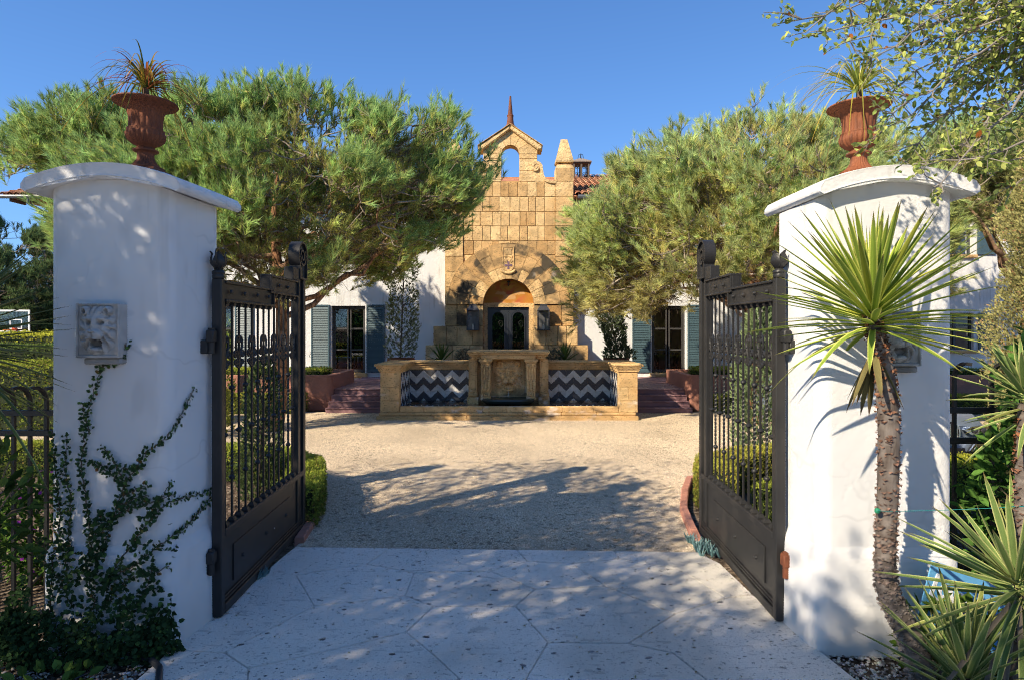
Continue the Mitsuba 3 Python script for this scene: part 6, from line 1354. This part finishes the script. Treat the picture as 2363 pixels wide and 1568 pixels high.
# green tie on the trunk and the twine to the next yucca
k = thing('plant_tie', 'green ball and teal twine tied round the yucca trunk', 'plant tie'); m = MB(); b = P(2024, 1177, 4.03); s = trimesh.creation.icosphere(subdivisions=2, radius=.019); m.add(s.vertices + b, s.faces, (.02, .20, .10)); part(k, 'ball', m, 'satin', True); m = MB(); tube(m, [P(2022, 1176, 4.0), P(2047, 1179, 4.0), P(2076, 1178, 4.05), P(2190, 1175, 4.0), P(2280, 1171, 3.9), P(2364, 1166, 3.7)], .0022, 5, (.02, .22, .22)); part(k, 'twine', m, 'satin', True)

# ------------------------------------------------------------------ agaves on the ledge, succulents, flowers
for u, lab, sd in ((1018, 'spiky green aloe on the ledge left of the mask', 1), (1303, 'spiky green aloe on the ledge right of the mask', 2)):
    k = thing('aloe', lab, 'aloe'); m = MB(); c = P(u, 832, 18.9); rosette(m, c, 26, .62, .07, .15, 1.4, 50 + sd, cm=(.07, .13, .03), ce=(.10, .16, .04), tip=(.1, .1, .04)); part(k, 'leaves', m, 'glossleaf', 30, kind='stuff')
mb = MB(); cbox(mb, (-3.4, 18.35, .62), (3.0, 19.3, 1.36), .02); k = thing('ledge_planter', 'raised planting bed behind the fountain wall', 'planter'); part(k, 'wall', mb, 'pink_stucco'); m = MB(); m.add([(-3.3, 18.45, 1.365), (2.9, 18.45, 1.365), (2.9, 19.2, 1.365), (-3.3, 19.2, 1.365)], [[0, 1, 2, 3]]); part(k, 'soil', m, 'soil')
def bush(name, lab, cat, c, r, n, L, cols, seed, bs='leaf', kind='oval', up=.4, wl=(.42, .6), stems=14):
    g = np.random.default_rng(seed); k = thing(name, lab, cat); c, r = np.array(c, float), np.array(r, float); d = unit(g.normal(size=(n, 3))); q = g.uniform(.35, 1, n) ** .6; p = c + d * r * q[:, None] * (.7 + .6 * meshkit.fbm(d * 1.7 + seed))[:, None]
    p[:, 2] = np.maximum(p[:, 2], .02); ld = unit(d * .8 + [0, 0, up] + g.normal(scale=.5, size=(n, 3))); nr = unit([0, 0, 1.] + d * .6 + g.normal(scale=.4, size=(n, 3))); cc = blend(np.array(cols[0]), np.array(cols[1]), np.clip(q - .3 + g.normal(scale=.2, size=n), 0, 1)) * g.uniform(.7, 1.3, (n, 1)); m = MB()
    leaves(m, p, ld, nr, g.uniform(.7, 1.2, n) * L, g.uniform(*wl, n) * L, cc, kind, .12, .25); part(k, 'leaves', m, bs, kind='stuff'); m = MB()
    for i in range(stems): e = p[g.integers(n)]; tube(m, bez([c[0] + g.normal() * .05, c[1] + g.normal() * .05, max(0, c[2] - r[2])], [c[0], c[1], c[2]], e, 6), np.linspace(.012, .004, 6), 5, (.16, .12, .08))
    part(k, 'stems', m, 'matte', True); return k
bush('bush', 'grey green bush on the ledge left of the mask', 'bush', (-1.55, 18.75, 1.5), (.32, .25, .26), 700, .06, [(.05, .06, .05), (.13, .15, .11)], 1, kind='diamond')
bush('bush', 'grey green bush on the ledge right of the mask', 'bush', (1.12, 18.75, 1.5), (.32, .25, .26), 700, .06, [(.05, .06, .05), (.13, .15, .11)], 2, kind='diamond')
bush('laurel_bush', 'glossy dark green laurel shrub against the right fence', 'shrub', (3.98, 4.72, 1.0), (.52, .30, .98), 900, .115, [(.035, .08, .02), (.12, .25, .05)], 3, 'glossleaf')
bush('laurel_bush', 'upper glossy laurel branches right of the right fence', 'shrub', (4.22, 4.75, 1.95), (.50, .30, .50), 520, .115, [(.035, .08, .02), (.12, .25, .05)], 4, 'glossleaf')
bush('laurel_bush', 'leafy green shrub at the left edge before the fence', 'shrub', (-3.62, 4.25, 1.15), (.30, .22, .5), 170, .13, [(.03, .06, .015), (.13, .20, .05)], 5, 'glossleaf', wl=(.3, .42))
bush('bush', 'bright green low bush at the right front under the yucca', 'bush', (3.05, 4.25, .22), (.42, .3, .32), 420, .085, [(.03, .06, .012), (.12, .2, .03)], 6, 'glossleaf')
bush('flower_bush', 'purple flowering bush seen through the left fence', 'bush', (-4.45, 5.9, .48), (.55, .4, .52), 1500, .075, [(.03, .07, .015), (.12, .22, .04)], 7)
k = 'flower_bush'; g = np.random.default_rng(9); m = MB(); fp_ = np.array([-4.45, 5.75, .62]) + unit(g.normal(size=(70, 3)) - [0, .8, -.4]) * [.5, .38, .45]; leaves(m, fp_, g.normal(size=(70, 3)), g.normal(size=(70, 3)), .035, .035, vary((.30, .05, .36), 70)); part(k, 'petals', m, 'leaf', kind='stuff', label='small purple flowers')
bush('flower_bush', 'purple flowering bush at the foot of the right fence', 'bush', (4.05, 5.55, .45), (.45, .3, .5), 900, .075, [(.03, .06, .02), (.10, .16, .05)], 8)
bush('ground_ivy', 'broad leaved ivy on the soil at the left front corner', 'ivy', (-3.1, 4.05, .07), (.35, .2, .10), 80, .085, [(.04, .08, .02), (.13, .22, .05)], 10, 'glossleaf', wl=(.55, .7))
for u, v, lab in ((1622, 1268, 'blue succulents at the free end of the right gate'), (598, 1338, 'small blue succulent under the left gate')):
    c = G(u, v); k = thing('succulent', lab, 'succulent'); m = MB(); g = np.random.default_rng(int(u))
    for _ in range(26 if u > 1000 else 5):
        o = c + np.array([g.uniform(-.10, .12), g.uniform(-.25, .3), 0]) * (1 if u > 1000 else .3)
        for j in range(9): a = g.uniform(0, 6.28); d = np.array([np.cos(a) * .5, np.sin(a) * .5, 1]); tube(m, [o, o + d * .04, o + d * g.uniform(.07, .12)], [.004, .009, .002], 5, np.array([.10, .19, .20]) * g.uniform(.7, 1.4))
    part(k, 'leaves', m, 'satin', True, kind='stuff')

# ------------------------------------------------------------------ creeping fig on the left pillar
k = thing('creeping_fig', 'creeping fig vine spreading up the left gate pillar from a dense mound', 'vine'); g = np.random.default_rng(33)
Yf = 4.575
def wallp(u, v):
    x, y, z = P(u, v, Yf)
    if x > -2.60:   # on the side face
        t = (u - 392) / (512 - 392); Y = 4.62 + t * .62; x, y, z = P(u, v, Y); x = -2.585 + .12 * t * .7 + .012
        return np.array([x, Y, z]), np.array([1., -.1, 0])
    if z < .75: y -= .05
    return np.array([x, y, z]), np.array([0, -1., 0])
stems = [[(235, 1400), (212, 1300), (205, 1180), (188, 1080), (196, 1000), (205, 940), (222, 890), (232, 846)], [(170, 1350), (160, 1250), (165, 1150), (150, 1080), (157, 1000)], [(205, 1000), (193, 930)], [(232, 846), (262, 838), (288, 828), (292, 790)],
         [(230, 1300), (262, 1190), (290, 1110), (340, 1040), (385, 1010), (410, 960), (443, 895)], [(285, 1100), (262, 1060), (236, 1030)], [(250, 1350), (300, 1260), (345, 1200), (380, 1160), (430, 1145), (485, 1130)], [(260, 1330), (330, 1290), (390, 1240), (440, 1195), (470, 1160), (488, 1140)],
         [(262, 1190), (300, 1170), (345, 1160), (395, 1140)], [(290, 1120), (250, 1085), (215, 1065)], [(280, 1140), (320, 1125), (342, 1118)], [(285, 1080), (330, 1075)], [(270, 1165), (310, 1150), (340, 1140)], [(128, 1420), (135, 1280), (140, 1190), (132, 1110), (128, 1060), (120, 1000)],
         [(300, 1420), (330, 1380), (350, 1340), (360, 1300)], [(320, 1480), (370, 1440), (395, 1420), (410, 1380), (430, 1345)], [(310, 1460), (345, 1430), (380, 1430), (410, 1425)], [(330, 1500), (380, 1490), (412, 1470)], [(250, 1390), (300, 1330), (360, 1310), (405, 1300), (400, 1260)], [(180, 1390), (150, 1330), (110, 1280), (95, 1240)], [(205, 1240), (240, 1220), (235, 1180)], [(350, 1190), (390, 1110)], [(262, 1500), (290, 1420), (310, 1380)]]
tm = MB(); LP, LD, LN, LC, LL = [], [], [], [], []
def addleaf(p, d, n, s, c): LP.append(p); LD.append(d); LN.append(n); LL.append(s); LC.append(c)
for st in stems:
    q = np.array(LineString(st).segmentize(5.5).coords); q[1:-1] += g.normal(scale=2.0, size=(len(q) - 2, 2)); w = [wallp(*v) for v in q]; pts = np.array([a for a, b in w]); nn = np.array([b for a, b in w])
    tube(tm, pts + nn * .006, np.linspace(.006, .003, len(pts)), 4, (.10, .07, .045), cap=False)
    t = unit(np.gradient(pts, axis=0)); dens = 1 if len(q) > 1 else 1
    for i in range(len(pts)):
        for s in (-1, 1):
            rep = 1 if pts[i][2] > 1.5 or g.random() < .5 else 2
            for r in range(rep):
                side = np.cross(nn[i], t[i]) * s; d = unit(side * .9 + t[i] * .55 + g.normal(scale=.25, size=3) + nn[i] * .15); size = g.uniform(.018, .036)
                addleaf(pts[i] + nn[i] * g.uniform(.004, .02) + side * .004 + g.normal(scale=.006, size=3), d, unit(nn[i] + g.normal(scale=.35, size=3) + [0, 0, .25]), size, np.array([.035, .068, .028]) * g.uniform(.7, 1.5) + (g.random() < .14) * np.array([.06, .09, .015]) + (g.random() < .03) * np.array([.12, .02, 0]))
for i in range(5000):   # the mass between the stems and the mound at the foot
    if i < 1100:
        u, v = 235 + g.normal() * 80, 1255 + abs(g.normal()) * 130 - 70
        if u > 400 or u < 95 or v > 1470: continue
        if meshkit.noise(np.array([u / 26., v / 26., 0])) < .42 + .25 * (v < 1240): continue
        p, n = wallp(u, v); p = p + n * g.uniform(.01, .06)
    else:
        a = g.uniform(0, np.pi); r_ = g.uniform(.5, 1.0) ** .6; p = np.array([-3.12 + .68 * np.cos(a) * r_, 4.55 - .27 * np.sin(a) * r_, 0]); hz_ = .80 * math.sqrt(max(0, 1 - (np.cos(a) * r_) ** 2)) * (1.05 - .8 * np.sin(a) * r_); p[2] = g.uniform(.02, 1) ** .8 * max(.06, hz_); n = unit(np.array([.3 * np.cos(a), -1, .5]))
        lg = meshkit.fbm(p * 7); 
        if lg < .36: continue
    addleaf(p, unit(g.normal(size=3) + [0, -.3, -.2]), unit(n + g.normal(scale=.5, size=3) + [0, 0, .3]), g.uniform(.028, .05), np.array([.033, .065, .026]) * g.uniform(.6, 1.5) + (g.random() < .12) * np.array([.05, .085, .014]))
lm = MB(); leaves(lm, np.array(LP), np.array(LD), np.array(LN), np.array(LL), np.array(LL) * .72, np.array(LC), 'oval', .10, .15); part(k, 'leaves', lm, 'glossleaf', kind='stuff'); part(k, 'stems', tm, 'matte', True)
for q in ([(5, 1400), (60, 1370), (120, 1330)], [(0, 1480), (30, 1500), (60, 1512)]):
    m = MB(); pts = np.array([G(u, v) + [0, .25, .04 + .1 * (v < 1390)] for u, v in q]); tube(m, pts, .018, 7, (.20, .17, .14)); kk = thing('fallen_branch', 'grey bare branch lying by the left fence, %s' % ('the upper one' if q[0][1] < 1450 else 'the lower one'), 'branch'); part(kk, 'wood', m, 'matte', True)

# ------------------------------------------------------------------ oak hanging in from the top right
k = thing('oak_tree', 'oak tree with small rounded leaves hanging into the top right corner', 'tree'); g = np.random.default_rng(44)
rootp = np.array([5.6, 3.9, 0]); m = MB(); tube(m, bez(rootp, (5.5, 3.8, 2.2), (5.0, 3.7, 4.6), 10), np.linspace(.24, .12, 10), 12, (.8, 0)); part(k, 'trunk', m, 'bark', True)
tips = [(1850, 45), (1905, 75), (1960, 95), (2010, 135), (2085, 190), (2060, 262), (2045, 295), (2120, 330), (2170, 425), (2140, 380), (2230, 330), (2260, 250), (2210, 190), (2290, 150), (2330, 60), (2240, 50), (2120, 60), (2030, 25), (1960, 20), (2330, 300), (2350, 420), (2280, 390), (2190, 110), (2355, 200), (2100, 130), (2200, 260), (2300, 10), (2380, 100), (2420, 300), (2420, 10), (2500, 200)]
hub = [np.array([4.6, 3.6, 4.1]), np.array([4.3, 3.4, 3.5]), np.array([4.0, 3.5, 4.7]), np.array([3.6, 3.4, 4.5])]
tw = MB(); LP, LD, LN, LC, LL = [], [], [], [], []
for h_ in hub: tube(tw, bez((5.1, 3.7, 4.0), (np.array([5.1, 3.7, 4.3]) + h_) / 2, h_, 8), np.linspace(.06, .03, 8), 7, (.22, .19, .17))
for u, v in tips:
    Y = g.uniform(3.1, 3.75); t = P(u, v, Y); h_ = hub[int(np.argmin([np.linalg.norm(t - q) + g.uniform(0, .5) for q in hub]))]; c = (t + h_) / 2 + [0, 0, g.uniform(.05, .25)]; q = bez(h_, c, t, 16); q[1:-1] += g.normal(scale=.02, size=(14, 3)); tube(tw, q, np.linspace(.016, .0035, 16), 5, np.array([.26, .23, .20]) * g.uniform(.7, 1.2), cap=False)
    for i in range(3, 16):
        for r in range(3 if i < 15 else 4):
            d = unit(g.normal(size=3) * [1, .7, 1] + unit(q[i] - q[i - 1]) * .9); l = g.uniform(.08, .30) * (1.1 - .4 * i / 16); e = q[i] + d * l; e2 = q[i] + d * l * .5 + g.normal(scale=.015, size=3); tube(tw, [q[i], e2, e], [.004, .003, .0018], 4, np.array([.25, .22, .19]) * g.uniform(.7, 1.2), cap=False)
            for s in np.linspace(.25, 1, int(6 + l * 26)):
                p = q[i] + (e - q[i]) * s + g.normal(scale=.008, size=3); LP.append(p); LD.append(unit(d * .6 + g.normal(scale=.7, size=3))); LN.append(g.normal(size=3) * .7 + [0, -.3, .9]); LL.append(g.uniform(.022, .045)); x = g.random(); LC.append((blend(np.array([.18, .26, .06]), np.array([.54, .57, .17]), np.array(x ** 1.2)) if g.random() > .015 else np.array([.28, .10, .03])) * g.uniform(.75, 1.2))
m = MB(); leaves(m, np.array(LP), np.array(LD), np.array(LN), np.array(LL), np.array(LL) * .62, np.array(LC), 'oval', .12, .1); part(k, 'leaves', m, 'leaf', kind='stuff'); part(k, 'branches', tw, 'matte', True, kind='stuff')

hedge('unseen tall leafy hedge behind the photographer, added for the window reflections', band([(-16, -15), (16, -15)], .9), 0, 4.0, 45, .3, [(.08, .13, .03), (.26, .33, .07)], 83, lumps=.5)  # out of view; added to give the panes greenery to reflect
